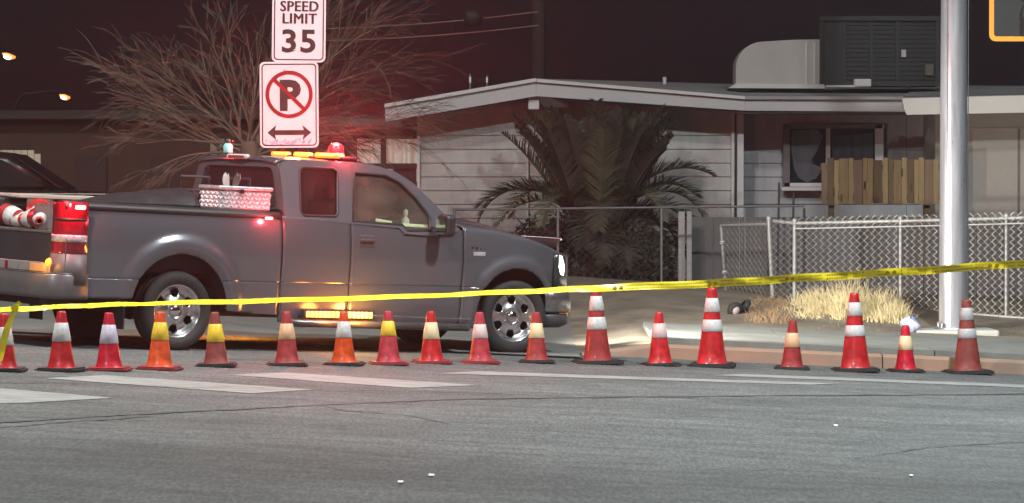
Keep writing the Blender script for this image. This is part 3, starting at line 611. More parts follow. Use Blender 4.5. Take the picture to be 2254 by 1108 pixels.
CN = [  # px, base py, top py, material, bands, tall, label
 (8, 820, 690, cR, [(.40, .74, WH)], 0, BASEM, "red cone half cut off at the left edge, beside the hanging tape tail"),
 (135, 820, 685, cR, [(.45, .79, WH)], 0, BASEM, "glossy red cone with a white collar in front of the truck's rear bumper"),
 (240, 819, 688, cC, [(.42, .77, LAV)], 0, BASER, "glossy crimson cone with a lavender white collar left of the rear wheel"),
 (351, 817, 686, cF, [(.47, .80, YEL)], 0, BASER, "bright orange cone with a yellow collar in front of the rear wheel"),
 (476, 810, 687, cD, [(.40, .76, YEL)], 0, BASEM, "faded brownish red cone with a dull yellow collar right of the rear wheel"),
 (632, 808, 686, cM, [(.44, .76, PEA)], 0, BASEM, "dull red cone with a peach collar left of the amber light strip"),
 (757, 807, 686, cO, [(.47, .80, WH)], 0, BASEM, "orange cone with a white collar standing in front of the amber light strip"),
 (855, 806, 685, cP, [(.50, .80, YEL)], 0, BASER, "pinkish red cone with a yellow collar just right of the amber light strip"),
 (950, 803, 685, cR, [(.42, .77, CRM)], 0, BASER, "red cone with a cream yellow collar in front of the running board"),
 (1057, 803, 687, cP, [(.44, .74, PNK)], 0, BASER, "pinkish red cone with a pale pink collar just left of the front wheel"),
 (1181, 802, 687, cB, [(.44, .76, CRM)], 0, BASEM, "brick red cone with a cream collar in front of the front wheel"),
 (1315, 804, 636, cB, [(.42, .60, WH), (.69, .90, WH)], 1, BASEM, "tall red cone with two white collars just right of the truck's bumper"),
 (1453, 808, 687, cR, [(.48, .77, PNK)], 0, BASEM, "small bright red cone with a pale collar between two tall cones"),
 (1567, 811, 633, cR, [(.41, .57, WH), (.67, .86, WH)], 1, BASEM, "tall bright red cone with two white collars near the gate of the wire fence"),
 (1743, 816, 705, cB, [(.40, .72, PEA)], 0, BASEM, "small dark red cone with a peach collar left of the dry grass"),
 (1883, 821, 645, cR, [(.41, .56, WH), (.69, .87, WH)], 1, BASEM, "tall bright red cone with two white collars in front of the dry grass"),
 (1993, 822, 716, cC, [(.42, .75, CRM)], 0, BASEM, "small crimson cone with a cream collar left of the steel pole's base"),
 (2130, 826, 659, cD, [(.44, .58, GRY), (.70, .88, GRY)], 1, BASEM, "tall faded red brown cone with grey white collars in front of the steel pole"),
]
for i, (px, by, ty, cm, bands, tall, bmt, lb) in enumerate(CN):
    g = G(px, by - 3); h = (by - 3 - ty) * g.y / F
    cone("traffic_cone", lb, (g.x, g.y, g.z), h, cm, bands, (.113 if not tall else .145) * (h / (.52 if not tall else .79)), .185 if not tall else .235, bool(tall), random.uniform(-.3, .3), bmt)
# cones piled in the truck bed
for k, (loc, rot, lb) in enumerate((((-1.10, -.22, 1.262), Euler((radians(-97), 0, radians(6))), "red and white cone lying tip left on top of the cargo in the truck bed"),
                                    ((-.96, .20, 1.30), Euler((radians(98), 0, radians(-28))), "red and white cone lying tip right against the tail light in the truck bed"),
                                    ((-1.02, .95, 1.27), Euler((radians(97), 0, radians(8))), "red and white cone lying at the far left side of the truck bed"))):
    o = cone("traffic_cone", lb, (0, 0, 0), .62, conemat("bed_red", (.5, .03, .03)), [(.28, .52, WH), (.64, .92, WH)], .125, .13, False, 0, mat("cone_base_grey", (.13, .095, .085), .7), "cones stowed in the truck bed")
    on_truck(o, loc, rot.to_matrix())
# ------------------------------------------------------------------ barrier tape
TAPEM = mat("yellow_tape", (.92, .74, .03), .35, var=.06, scale=10, coat=.2); PRINTM = mat("tape_print", (.34, .23, .012), .5)
tape = thing("barrier_tape", "yellow barrier tape stretched across the whole scene in front of the cones", "tape")
tp = [(-160, 690, 26.6, .35), (-60, 685, 26.8, .5), (35, 681, 27, .5), (180, 673, 27.1, .50), (340, 668, 27.3, .50), (600, 662, 27.6, .54), (900, 653, 28, .54), (1150, 642, 28.3, .62), (1330, 634, 28.5, .8), (1560, 625, 28.8, 1), (1750, 613, 29, 1), (2000, 598, 29.3, 1), (2254, 580, 29.6, 1), (2420, 568, 29.8, 1)]
def tpt(u):
    i = min(int(u), len(tp) - 2); f = u - i; a, b = tp[i], tp[i + 1]
    p = at(a[0], a[1], a[2]).lerp(at(b[0], b[1], b[2]), f); return p, a[3] + (b[3] - a[3]) * f
us = arange(0, len(tp) - 1, .05)
rtp = random.Random(31); WR = [rtp.gauss(0, 1) for _ in range(400)]
def tfn(u, v):
    j = int(u * 20) % 399; wr = WR[j] + (WR[j + 1] - WR[j]) * (u * 20 - int(u * 20))
    p, w = tpt(u); hw = .034; t = math.acos(min(1, w)) + .04 * wr + .10 * sin(u * 5.3) * (1 - w) + .05 * sin(u * 2.1)
    return p + Vector((0, sin(t) * v * hw + .012 * sin(u * 3) + .004 * cos(v * 2 + u * 9) + .0015 * wr * v, cos(t) * v * hw + .003 * sin(u * 7.7)))
MB().grid(tfn, us, [-1, -.5, 0, .5, 1]).build("tape_band", TAPEM, tape)
pm = MB(); u = 8.1
while u < 13:
    k = random.random()
    if int(u * 10) % 9 == 0:
        for dx in (-.012, 0, .012): a = tfn(u + dx, -.35); b = tfn(u + dx, .5 - abs(dx) * 20); pm.tube([a - Vector((0, .004, 0)), b - Vector((0, .004, 0))], .007, 3)
        u += .06; continue
    for v in (-.42, .40):
        if k > .08:
            h = random.uniform(.09, .14); a, b, c_, d = tfn(u, v - h), tfn(u + .014, v - h), tfn(u + .014, v + h), tfn(u, v + h)
            pm.addm([q - Vector((0, .003, 0)) for q in (a, b, c_, d)], [(0, 1, 2, 3)])
    u += .021 if k > .12 else .04
tag(pm.build("print_marks", PRINTM, tape), kind="stuff")
tl = MB(); kn = at(40, 676, 26.98)
tl.grid(lambda u, v: kn + Vector((-.155 * u - .02 * sin(u * 4) + v * .018 * (1 + .7 * sin(u * 3)), -.02 - .02 * u + .012 * v * sin(u * 5), .02 - .46 * u + v * .012)), arange(0, 1, .07), [-1, 0, 1])
tl.grid(lambda u, v: kn + Vector((-.05 + .07 * u + v * .012, -.02 + .01 * v, -.02 + .06 * u - v * .012)), arange(0, 1, .2), [-1, 0, 1])
tl.build("tape_tail", TAPEM, tape); MB().box(kn + Vector((-.01, -.01, 0)), (.04, .04, .06), bev=.015).build("knot", TAPEM, tape)
for px, py, D, lb in ((-160, 690, 26.6, "thin orange post holding the left end of the barrier tape"), (2420, 568, 29.8, "thin orange post holding the right end of the barrier tape")):
    p = at(px, py, D); o = thing("barrier_post", lb, "post", (p.x, p.y, gz(p.x, p.y)))
    h = p.z - gz(p.x, p.y) + .08; MB().tube([(0, 0, 0), (0, 0, h)], .03, 10).build("post", conemat("post", (.8, .2, .05)), o); MB().lathe([(0, .05), (.05, .045), (.2, .02), (.22, 0)], 18).build("base", BASEM, o)

# ------------------------------------------------------------------ road signs on a post behind the truck
WHITES = mat("sign_white", (.66, .63, .66), .35, var=.05, scale=4); INK = mat("sign_black", (.03, .022, .024), .4); SRED = mat("sign_red", (.24, .008, .012), .4)
DS = 38.6; pps = F / DS
sp = thing("sign_post", "square steel post standing behind the truck and carrying two road signs", "sign post", (at(622, 330, DS + .08).x, DS + .08, gz(-2.6, DS)))
MB().box((0, 0, 2.2), (.06, .06, 4.4), bev=.006).build("post", mat("brown_post", (.2, .15, .13), .6, metal=.3), sp)
def sign(name, label, cx, cy, w, h, tilt=0.0):
    p = at(cx, cy, DS); o = thing(name, label, "road sign", p); o.rotation_euler = (0, tilt, 0)
    fn = lambda a, b, t: (a, t, b)
    MB().prism(rrect(-w / 2, -h / 2, w / 2, h / 2, .055, 5), .0, .012, fn).build("plate", WHITES, o)
    m = MB(); i_ = .022; bw = .013; A = rrect(-w / 2 + i_, -h / 2 + i_, w / 2 - i_, h / 2 - i_, .045, 5); B = rrect(-w / 2 + i_ + bw, -h / 2 + i_ + bw, w / 2 - i_ - bw, h / 2 - i_ - bw, .035, 5); n = len(A)
    m.addm([(a, -.003, b) for a, b in A] + [(a, -.003, b) for a, b in B], [(k, (k + 1) % n, n + (k + 1) % n, n + k) for k in range(n)]).build("border", INK, o)
    return o
SG = lambda x, z: Matrix.Translation((x, -.004, z)) @ Matrix.Rotation(pi / 2, 4, 'X')
w1, h1 = 118 / pps, 168 / pps
s1 = sign("speed_limit_sign", "white speed limit 35 sign cut by the top edge, above the no parking sign", 658, 137 - 84, w1, h1, .012)
for t_, sz, yy, wd_ in (("SPEED", .168, 3, 1.0), ("LIMIT", .168, 30, 1.02)):
    text_mesh(t_, sz, "lettering", INK, s1, SG(0, (53 - yy) / pps - .115), wd_ * .92, .0, double=.005)
text_mesh("35", .36, "numerals", INK, s1, SG(.0, (53 - 114) / pps), 1.12, .008)
w2, h2 = 129 / pps, 189 / pps
s2 = sign("no_parking_sign", "white no parking sign with a red circle and a double arrow, above the truck roof", 636.5, 231, w2, h2, -.006)
z0 = (231 - 208) / pps; R0, R1 = 44 / pps, 52 / pps
text_mesh("P", .46, "letter", INK, s2, SG(.0, z0 - .168), 1.0, .022)
m = MB(); n = 48; m.addm([(r * cos(2 * pi * k / n), -.007, z0 + r * sin(2 * pi * k / n)) for r in (R0, R1) for k in range(n)], [(k, (k + 1) % n, n + (k + 1) % n, n + k) for k in range(n)])
m.build("prohibition_ring", SRED, s2)
MB().box((0, -.0075, z0), (2 * R0 + .01, .003, .042), Matrix.Rotation(radians(45), 3, 'Y')).build("prohibition_slash", SRED, s2)
za = (231 - 292) / pps; a_ = 48 / pps
MB().addm([(x * a_, -.004, za + z * .085) for x, z in ((-1, 0), (-.6, 1), (-.66, .32), (.66, .32), (.6, 1), (1, 0), (.6, -1), (.66, -.32), (-.66, -.32), (-.6, -1))], [(0, 1, 2, 8, 9), (2, 3, 7, 8), (3, 4, 5, 6, 7)]).build("arrow", INK, s2)
g_ = MB(); PUR = mat("purple_scrawl", (.42, .33, .55), .6)
for k in range(17):
    x0 = -.255 + k * .031; zz = za - .105 + random.uniform(-.012, .012)
    g_.tube([(x0 + random.uniform(-.02, .02), -.004, zz + random.uniform(-.035, .035)) for _ in range(5)], .0035, 3, smooth=False)
g_.build("scrawl", PUR, s2)
for o_, zs in ((s1, (-.3, .3)), (s2, (-.4, .4))):
    for z in zs: MB().lathe([(0, .006), (.011, .004), (.014, 0)], 8, Matrix.Translation((-.05, -.002, z)) @ Matrix.Rotation(pi / 2, 4, 'X')).build("bolt", STEEL, o_)
# ------------------------------------------------------------------ signal pole and traffic signal
bp = at(2098, 748, 41.4); gp = gz(bp.x, bp.y) + .14
pole = thing("signal_pole", "thick galvanised steel signal pole standing on a concrete footing behind the sidewalk", "pole", (bp.x, bp.y, gp))
pm = MB(); pm.lathe([(.176, 0), (.176, .02), (.172, 1.0), (.166, 2.6), (.158, 4.4), (.13, 8.5), (0, 8.52)], 40); pm.build("shaft", STEEL, pole)
MB().tube([(.179, -.0, z) for z in (.05, 2.0, 4.2)], .006, 4).tube([(-.10, -.145, z) for z in (.05, 2.0, 4.2)], .005, 4).build("weld_seam", mat("dark_weld", (.3, .3, .33), .5, metal=.6), pole)
MB().lathe([(.0, .032), (.25, .032), (.26, .024), (.26, 0)], 32).build("base_plate", STEEL, pole)
mb = MB()
for k in range(4): a = pi / 4 + k * pi / 2; mb.lathe([(0, .09), (.018, .085), (.02, .03)], 6, Matrix.Translation((.225 * cos(a), .225 * sin(a), 0)))
mb.build("anchor_bolt", STEEL, pole)
MB().tube([(0, 0, 6.2), (1.2, -.3, 6.5), (3.0, -.9, 6.7), (6, -1.9, 6.8)], [.10, .09, .075, .05], 14).build("mast_arm", STEEL, pole)
ft = MB(); ft.box((0, 0, -.13), (1.02, .9, .28), bev=.03); o = ft.build("concrete_footing", mat("footing_pale", (.42, .42, .38), .85, var=.12, scale=4, bump=.2, bscale=30)); o.location = (bp.x, bp.y, gp); tag(o, "pale square concrete footing under the steel signal pole", "footing")
sgp = at(2254, 20, 40.6)
sig = thing("traffic_signal", "dark traffic signal with a yellow bordered backplate at the top right corner", "traffic signal", (sgp.x + .12, sgp.y, sgp.z + .36))
w, h = 1.08, 1.5
MB().prism(rrect(-w / 2, -h / 2, w / 2, h / 2, .07), 0, .02, lambda a, b, t: (a, t, b)).build("backplate", mat("signal_black", (.015, .014, .014), .6), sig)
A = rrect(-w / 2, -h / 2, w / 2, h / 2, .08); B = rrect(-w / 2 + .058, -h / 2 + .058, w / 2 - .058, h / 2 - .058, .035); n = len(A)
MB().addm([(a, -.004, b) for a, b in A] + [(a, -.004, b) for a, b in B], [(k, (k + 1) % n, n + (k + 1) % n, n + k) for k in range(n)]).build("reflective_border", mat("border_yellow", (.72, .30, .035), .4, var=.04), sig)
for k in range(3):
    v = MB(); Mx = Matrix.Translation((0, -.02, .42 - k * .42)) @ Matrix.Rotation(pi / 2, 4, 'X'); v.lathe([(.17, 0), (.17, .25)], 24, Mx, a0=radians(-40), a1=radians(220)); vv = v.build("visor", BLACK, sig, solid=.008)
    MB().lathe([(0, .05), (.08, .04), (.15, .0)], 20, Mx).build("signal_lens", mat("dark_lens", (.03, .02, .012), .15), vv)
MB().box((0, .12, 0), (.36, .22, 1.3), bev=.03).build("housing", BLACK, sig)
MB().tube([(0, .15, .6), (0, .15, 3.0 - .36 + 0.9)], .03, 8).build("hanger", STEEL, sig)

# ------------------------------------------------------------------ chain link fences
def chain_panel(p0, p1, h0, h1, parent, pitch=.047, rad=.0043, over=.05, name="wire_mesh", m=None):
    p0, p1 = Vector(p0), Vector(p1); L = (Vector((p1.x, p1.y, 0)) - Vector((p0.x, p0.y, 0))).length; n = int(L / pitch); mb = MB(); nz = int((max(h0, h1) + over) / (pitch * 1.0))
    for i in range(n):
        pts = []
        for k in range(nz + 1):
            q = min(max((i + ((k + i) % 2) * 1.04) / n, 0), 1); p = p0.lerp(p1, q); pts.append(p + Vector((0, .006 * ((k % 2) * 2 - 1) + .004 * sin(i * .9), .03 + k * (h0 + (h1 - h0) * q + over) / nz)))
        mb.tube(pts, rad, 3, cap=False, smooth=False)
    return mb.build(name, m or GALV, parent)
fy = 43.6
def gpt(px, D): x = (px - CX) / F * D; return Vector((x, D, gz(x, D) + .06 * 1))
fence = thing("chain_link_fence", "galvanised chain link fence running behind the dry grass and the steel pole", "fence", (0, 0, 0))
fp = [gpt(1702, 44.2), gpt(1749, 44.0), gpt(1982, 43.6), gpt(2215, 43.2), gpt(2450, 42.8), gpt(2690, 42.4)]
tops = [at(1692, 487, 44.2).z, at(1749, 492, 44.0).z, at(1982, 487, 43.6).z, at(2215, 481, 43.2).z, at(2450, 474, 42.8).z, at(2690, 468, 42.4).z]
for k, (p, t) in enumerate(zip(fp, tops)):
    lean = -.06 if k == 0 else 0
    MB().tube([p - Vector((0, 0, .1)), Vector((p.x + lean, p.y, t + .03))], .028 if k < 2 else .021, 10).lathe([(.034, 0), (.034, .03), (.0, .05)], 10, Matrix.Translation((p.x + lean, p.y, t + .02))).build("fence_post", GALV, fence)
for k in range(1, 5): chain_panel(fp[k] - Vector((0, .03, 0)), fp[k + 1] - Vector((0, .03, 0)), tops[k] - fp[k].z, tops[k + 1] - fp[k + 1].z, fence)
chain_panel(fp[0] - Vector((.05, .03, 0)), fp[1] - Vector((0, .03, 0)), tops[0] - fp[0].z - .06, tops[1] - fp[1].z, fence)
MB().tube([Vector((p.x, p.y, t)) for p, t in zip(fp[:], tops)], .024, 8).build("top_rail", GALV, fence)
MB().tube([Vector((p.x, p.y - .04, t - .07)) for p, t in zip(fp[1:], tops[1:])], .012, 6).build("tension_wire", GALV, fence)
MB().tube([Vector((p.x, p.y, p.z + .06)) for p in fp[2:]], .022, 8).build("bottom_rail", GALV, fence)
gate = thing("chain_link_gate", "short leaning chain link gate left of the fence's leaning white post", "gate", (0, 0, 0))
ga, gb = gpt(1598, 45.2), gpt(1690, 44.4); gt0, gt1 = at(1587, 497, 45.2), at(1688, 494, 44.4)
MB().tube([ga, gt0], .024, 8).build("gate_stile", GALV, gate); MB().tube([gt0, gt1], .020, 8).build("gate_rail", GALV, gate)
chain_panel(ga + Vector((-.05, -.02, 0)), gb + Vector((0, -.02, 0)), gt0.z - ga.z - .03, gt1.z - gb.z - .03, gate, m=mat("dull_wire", (.34, .32, .31), .6, metal=.3))
for z in (.4, 1.0): MB().box(ga.lerp(gt0, z / 1.35), (.07, .06, .05), bev=.01).build("hinge", STEEL, gate)
DKM = mat("dark_iron", (.03, .028, .03), .5)
wf = thing("wire_fence", "thin dark wire fence with slim posts in front of the palm", "fence", (0, 0, 0)); DW = 45.9
xs = [1000, 1228, 1456, 1640, 1770]
for px in xs:
    p = gpt(px, DW); t = at(px, 459, DW).z; MB().tube([p, Vector((p.x, p.y, t))], .018, 8).build("fence_post", mat("grey_post", (.2, .19, .19), .5, metal=.3) if px < 1700 else DKM, wf)
MB().tube([at(px, 462 - (px - 1000) * .011, DW) for px in xs], .016, 8).build("top_rail", mat("dull_rail", (.14, .125, .125), .5, metal=.3), wf)
a, b = gpt(1000, DW), gpt(1770, DW); chain_panel(a, b, at(1000, 462, DW).z - a.z, at(1770, 454, DW).z - b.z, wf, pitch=.06, rad=.0016, over=-.01, m=mat("thin_wire", (.12, .11, .11), .5))
for k, (px, y0, y1) in enumerate(((1713, 402, 478), (1745, 425, 480))):
    p = at(px - 2, y1 + 100, 46.4); t = at(px + 2, y0, 46.4); o = MB().tube([(p.x, p.y, gz(p.x, p.y)), t], .016, 6).build("iron_stake", DKM)
    tag(o, ["taller black iron stake standing behind the fence below the window", "shorter black iron stake behind the fence, close to the wooden boards"][k], "stake")
# ------------------------------------------------------------------ grey board wall, white posts, wooden boards
GREYB = mat("grey_board", (.115, .107, .107), .8, var=.12, scale=4, stretch=(3, 3, .4)); WPOST = mat("white_post", (.33, .31, .30), .7, var=.1, scale=6)
bwall = thing("board_wall", "low dark grey board wall behind the chain link fence", "wall", (0, 0, 0))
D0 = 47.0; px = 1512
while px < 2260:
    a, b = at(px, 478, D0), at(px + 58, 478, D0)
    g0 = gz(a.x, D0) - .2
    MB().box(((a.x + b.x) / 2, D0 + random.uniform(0, .012), (a.z + g0) / 2), (b.x - a.x - .008, .04, a.z - g0 + random.uniform(-.012, .012)), bev=.006).build("board", GREYB, bwall); px += 58
for k, (px, wd_) in enumerate(((1500, .09), (1517, .07))):
    a = at(px, 474, 46.6); g0 = gz(a.x, 46.6); o = MB().box((a.x, 46.6, (a.z + g0) / 2), (wd_, .09, a.z - g0 + .1), bev=.008).build("gate_post", WPOST); tag(o, ["thicker white post at the left end of the grey board wall", "thinner white post at the left end of the grey board wall"][k], "post")
wsn = thing("wooden_screen", "panel of rough yellow brown wooden boards in front of the house window", "wood panel", (0, 0, 0)); DP = 47.6
wds = [14, 17, 12, 24, 13, 22, 12, 14, 24, 13, 14, 20, 13, 17, 12, 14, 22, 14]; sc_ = (2066 - 1808) / sum(wds); px = 1808
PM = [mat("picket_light", (.27, .185, .09), .8, c2=(.19, .125, .055), scale=5, stretch=(6, 6, .5), detail=8), mat("picket_mid", (.19, .125, .06), .8, c2=(.125, .08, .036), scale=5, stretch=(6, 6, .5), detail=8), mat("picket_dark", (.12, .075, .034), .8, c2=(.07, .042, .02), scale=5, stretch=(6, 6, .5), detail=8), mat("picket_rose", (.19, .12, .08), .8, c2=(.13, .08, .052), scale=5, stretch=(6, 6, .5), detail=8)]
order = [3, 2, 0, 1, 0, 3, 0, 0, 2, 0, 2, 1, 0, 2, 0, 0, 3, 0]
for k, w_ in enumerate(wds):
    w_ *= sc_; a, b = at(px, 350 - 3 * sin(k * 2.2) + (9 if k == 0 else 0), DP), at(px + w_, 450 + 2 * sin(k * 1.3), DP)
    MB().box(((a.x + b.x) / 2, DP - (.018 if k % 2 else 0) - random.uniform(0, .008), (a.z + b.z) / 2), (b.x - a.x - .004, .02, a.z - b.z), Matrix.Rotation(random.uniform(-.012, .012), 3, 'Y'), bev=.003).build("picket", PM[order[k]], wsn); px += w_
for z_ in (368, 436): a, b = at(1806, z_, DP + .04), at(2068, z_, DP + .04); MB().box(((a + b) / 2), (b.x - a.x, .04, .08)).build("rail", PM[1], wsn)
for px in (1830, 2040): a = at(px, 360, DP + .10); g0 = gz(a.x, DP); MB().box((a.x, DP + .1, (a.z + g0) / 2), (.08, .08, a.z - g0)).build("support_post", PM[2], wsn)
kn_ = MB()
for px, py in ((1835, 422), (1852, 436), (1903, 408), (2006, 413), (1985, 380)): a = at(px, py, DP - .036); kn_.box(a, (.022, .006, .11), bev=.003)
kn_.build("knot_hole", mat("knot_dark", (.05, .025, .01), .8), wsn)

# ------------------------------------------------------------------ house
SID = mat("painted_siding", (.40, .37, .355), .7, var=.2, scale=3.2, bump=.1, bscale=30, stretch=(1.6, 1, .5), detail=8); SIDW = mat("cool_siding", (.34, .335, .35), .7, var=.2, scale=3.2, bump=.1, bscale=30, stretch=(1.6, 1, .5), detail=8)
TRIM = mat("white_trim", (.55, .53, .52), .65, var=.07, scale=3); FAS = mat("fascia_paint", (.44, .43, .43), .65, var=.07, scale=2, stretch=(.4, 1, 1)); ROOFM = mat("pale_roofing", (.30, .29, .285), .9, var=.15, scale=3, bump=.3, bscale=30); SOF = mat("soffit", (.16, .12, .12), .8)
house = thing("house", "single storey grey siding house with a low gable roof behind the yard", "house", (0, 0, 0))
def HX(px, D): return (px - CX) / F * D
def siding(px0, px1, D, ztop_fn, m, seams=(), step=.205, z0=.3):
    x0, x1 = HX(px0, D), HX(px1, D); z = z0
    MB().box(((x0 + x1) / 2, D + .1, (z0 + 3.0) / 2), (x1 - x0, .12, 3.0 - z0 - .1)).build("wall_sheathing", SOF, house)
    edges = [x0] + [HX(s, D) for s in seams] + [x1]
    while z < 3.0:
        for a, b in zip(edges, edges[1:]):
            zt = min(z + step, ztop_fn((a + b) / 2))
            if zt - z > .03: MB().addm([(x, y, zz) for x in (a + .004, b - .004) for y, zz in ((D, z + .004), (D + .026, zt + .02), (D + .045, zt + .02), (D + .045, z + .004))], [(0, 4, 5, 1), (1, 5, 6, 2), (0, 3, 7, 4), (0, 1, 2, 3), (4, 7, 6, 5), (2, 6, 7, 3)]).build("siding_board", m, house)
        z += step
zfas = [(HX(850, 49.2), at(850, 268, 49.2).z), (HX(1178, 49.2), at(1178, 212, 49.2).z), (HX(1640, 49.2), at(1640, 244, 49.2).z), (HX(2300, 49.2), at(2100, 246, 49.2).z)]
siding(922, 1612, 50.0, lambda x: interp(zfas, x) + .06, SID, (1162,))
siding(1636, 2330, 50.5, lambda x: 3.0, SIDW, (1725, 1995) if False else (1995,))
for px, D, wd_ in ((921, 49.96, .04), (1613, 49.96, .045), (1629, 49.98, .10), (1161, 49.975, .03)):
    MB().box((HX(px, D), D, 1.66), (wd_, .05, 2.72)).build("corner_trim", TRIM, house)
MB().tube([(HX(1617, 49.9), 49.9, .4), (HX(1619, 49.9), 49.9, 2.95)], .012, 6).build("conduit", DKM, house)
# fascias (rake boards and eave board)
def fascia(p, q, D0_, D1_, nm="fascia_board", m=None, th=.05):
    (ax, at_, ab), (bx, bt, bb) = p, q
    A, B, C_, D_ = at(ax, at_, D0_), at(bx, bt, D1_), at(bx, bb, D1_), at(ax, ab, D0_)
    back = Vector((0, th, 0)); MB().addm([A, B, C_, D_, A + back, B + back, C_ + back, D_ + back], [(0, 1, 2, 3), (7, 6, 5, 4), (0, 4, 5, 1), (1, 5, 6, 2), (2, 6, 7, 3), (3, 7, 4, 0)]).build(nm, m or FAS, house)
fascia((848, 236, 268), (1180, 178, 212), 49.2, 49.2); fascia((1180.5, 182, 212), (1640, 221, 244), 49.2, 49.2); fascia((1640.5, 221, 244), (2330, 222, 248), 49.2, 49.6)
fascia((1182, 174, 181), (1640, 212, 219), 49.14, 49.14, "roof_edge", TRIM); fascia((846, 229, 237), (1180, 172, 180), 49.14, 49.14, "roof_edge", TRIM); fascia((1640.5, 212, 219), (2330, 214, 220), 49.14, 49.5, "roof_edge", ROOFM)
# roof sheets
P_ = at(1180, 173, 49.2); A_ = at(848, 230, 49.2); K_ = at(1640, 213, 49.2); E_ = at(2400, 214, 49.6); R1_ = at(1180, 178, 56); R2_ = at(1640, 186, 56); R3_ = at(2400, 190, 56); A2 = at(890, 228, 56)
def slab(ps, nm, m, t=.05, k0=0.0):
    n = len(ps); MB().addm([p - Vector((0, 0, k0)) for p in ps] + [p - Vector((0, 0, t + k0)) for p in ps], [tuple(range(n)), tuple(range(2 * n - 1, n - 1, -1))] + [(i, (i + 1) % n, n + (i + 1) % n, n + i) for i in range(n)]).build(nm, m, house)
b0 = Vector((0, .06, 0))
slab([A_ + b0, P_ + b0, R1_, A2], "roof", ROOFM); slab([P_ + b0, K_ + b0, R2_, R1_], "roof", ROOFM); slab([K_ + b0, E_ + b0, R3_, R2_], "roof", ROOFM)
dn = Vector((0, 0, .22))
slab([A_ + b0 - dn, P_ + b0 - dn, P_ + Vector((0, .85, -.24)), A_ + Vector((0, .85, -.22))], "soffit", SOF, .02); slab([P_ + b0 - dn, K_ + b0 - dn, K_ + Vector((0, .85, -.22)), P_ + Vector((0, .85, -.24))], "soffit", SOF, .02); slab([K_ + b0 - dn, E_ + b0 - dn, E_ + Vector((0, 1.0, -.22)), K_ + Vector((0, 1.35, -.22))], "soffit", SOF, .02)
bm0 = at(1172, 214, 49.3); MB().box((bm0.x + .02, 49.66, bm0.z - .07), (.16, .68, .22), bev=.01).build("ridge_beam", TRIM, house)
MB().addm([at(1168, 207, 49.28), at(1195, 207, 49.28), at(1252, 236, 49.8), at(1200, 238, 49.8)], [(0, 1, 2, 3)]).build("beam_bracket", TRIM, house, solid=.05)
# window with torn covering
DWN = 50.42
def rectpx(x0, y0, x1, y1, D, nm, m, par, th=.05):
    a, b = at(x0, y0, D), at(x1, y1, D); return MB().box(((a.x + b.x) / 2, D, (a.z + b.z) / 2), (b.x - a.x, th, a.z - b.z)).build(nm, m, par)
win = rectpx(1736, 282, 1926, 404, 50.44, "window", mat("window_dark", (.02, .018, .02), .5), house, .04)
for (x0, y0, x1, y1, nm) in ((1724, 276, 1738, 418, "window_frame"), (1818, 280, 1827, 406, "mullion"), (1926, 276, 1944, 418, "window_frame"), (1726, 403, 1940, 411, "window_frame"), (1726, 274, 1942, 283, "window_frame")):
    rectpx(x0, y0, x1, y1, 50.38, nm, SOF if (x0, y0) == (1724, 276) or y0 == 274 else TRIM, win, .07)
rectpx(1720, 412, 1945, 420, 50.34, "window_sill", TRIM, win, .14)
cur = [(1742, 288), (1800, 286), (1812, 300), (1800, 330), (1786, 352), (1790, 362), (1806, 368), (1806, 380), (1796, 394), (1776, 402), (1758, 392), (1748, 372), (1742, 330)]
MB().addm([at(x, y, 50.40) for x, y in cur], [tuple(range(len(cur)))]).build("torn_covering", mat("torn_sheet", (.34, .31, .30), .7, var=.25, scale=3, stretch=(3, 1, .5)), win, solid=.006)
MB().grid(lambda u, v: at(1832 + u * 90, 300 - 8 * u + v * 106, 50.405 + .006 * sin(u * 26)), arange(0, 1, .03), [0, .5, 1]).build("curtain", mat("dull_curtain", (.26, .265, .265), .8, var=.12, scale=4), win)
GW = glass("house_glass", (.75, .75, .78), .1)
rectpx(1739, 284, 1818, 403, 50.395, "pane", GW, win, .004); rectpx(1827, 284, 1926, 403, 50.395, "pane", GW, win, .004)
# rooftop vents
for px, y0, y1, D in ((1035, 163, 212, 50.6), (1072, 166, 206, 50.8), (1463, 170, 186, 52), (2000, 166, 196, 51.5)):
    a = at(px, y0, D); b = at(px, y1, D); MB().tube([b, a], .014 if px < 1100 else .03, 8).build("vent_pipe", mat("vent_dull", (.2, .16, .16), .6), house) if px < 1100 else MB().tube([b, a], .032, 8).build("vent_pipe", TRIM, house)
    if px < 1100: MB().tube([a.lerp(b, .12), a.lerp(b, .40)], .017, 8).build("vent_glint", mat("glint_white", (.8, .78, .78), .5), house)  # white sleeve stands for the glint on the thin pipes
a = at(1898, 183, 51.0); MB().box(a, (.26, .2, .12), bev=.02).box(a + Vector((-.3, 0, -.05)), (.5, .15, .03)).build("roof_flashing", TRIM, house)
# porch part at the left with pale curtains behind dark frames
PC = mat("porch_curtain", (.72, .64, .58), .8, var=.1, scale=3, emit=.10, ecol=(1, .80, .66)); PD = mat("porch_dark", (.06, .035, .035), .7)
D1 = 52.5
rectpx(600, 268, 921, 620, D1 + .5, "porch_wall", PD, house, .1)
MB().grid(lambda u, v: at(786 + u * 132, 304 + v * 96, D1 + .2 + .03 * sin(u * 60 + 1.5 * sin(u * 23))), arange(0, 1, .012), [0, .5, 1]).build("porch_curtain", PC, house)
for x0, y0, x1, y1 in ((778, 296, 921, 306), (838, 300, 850, 420), (778, 360, 921, 372), (776, 300, 784, 420), (866, 362, 916, 420)): rectpx(x0, y0, x1, y1, D1 + (.09 if y1 - y0 > 30 else .03), "porch_frame", PD, house, .08)
slab([at(600, 262, 52.1), at(921, 262, 52.1), at(921, 256, 55), at(600, 256, 55)], "porch_roof", mat("porch_roofing", (.14, .10, .10), .8), .12)
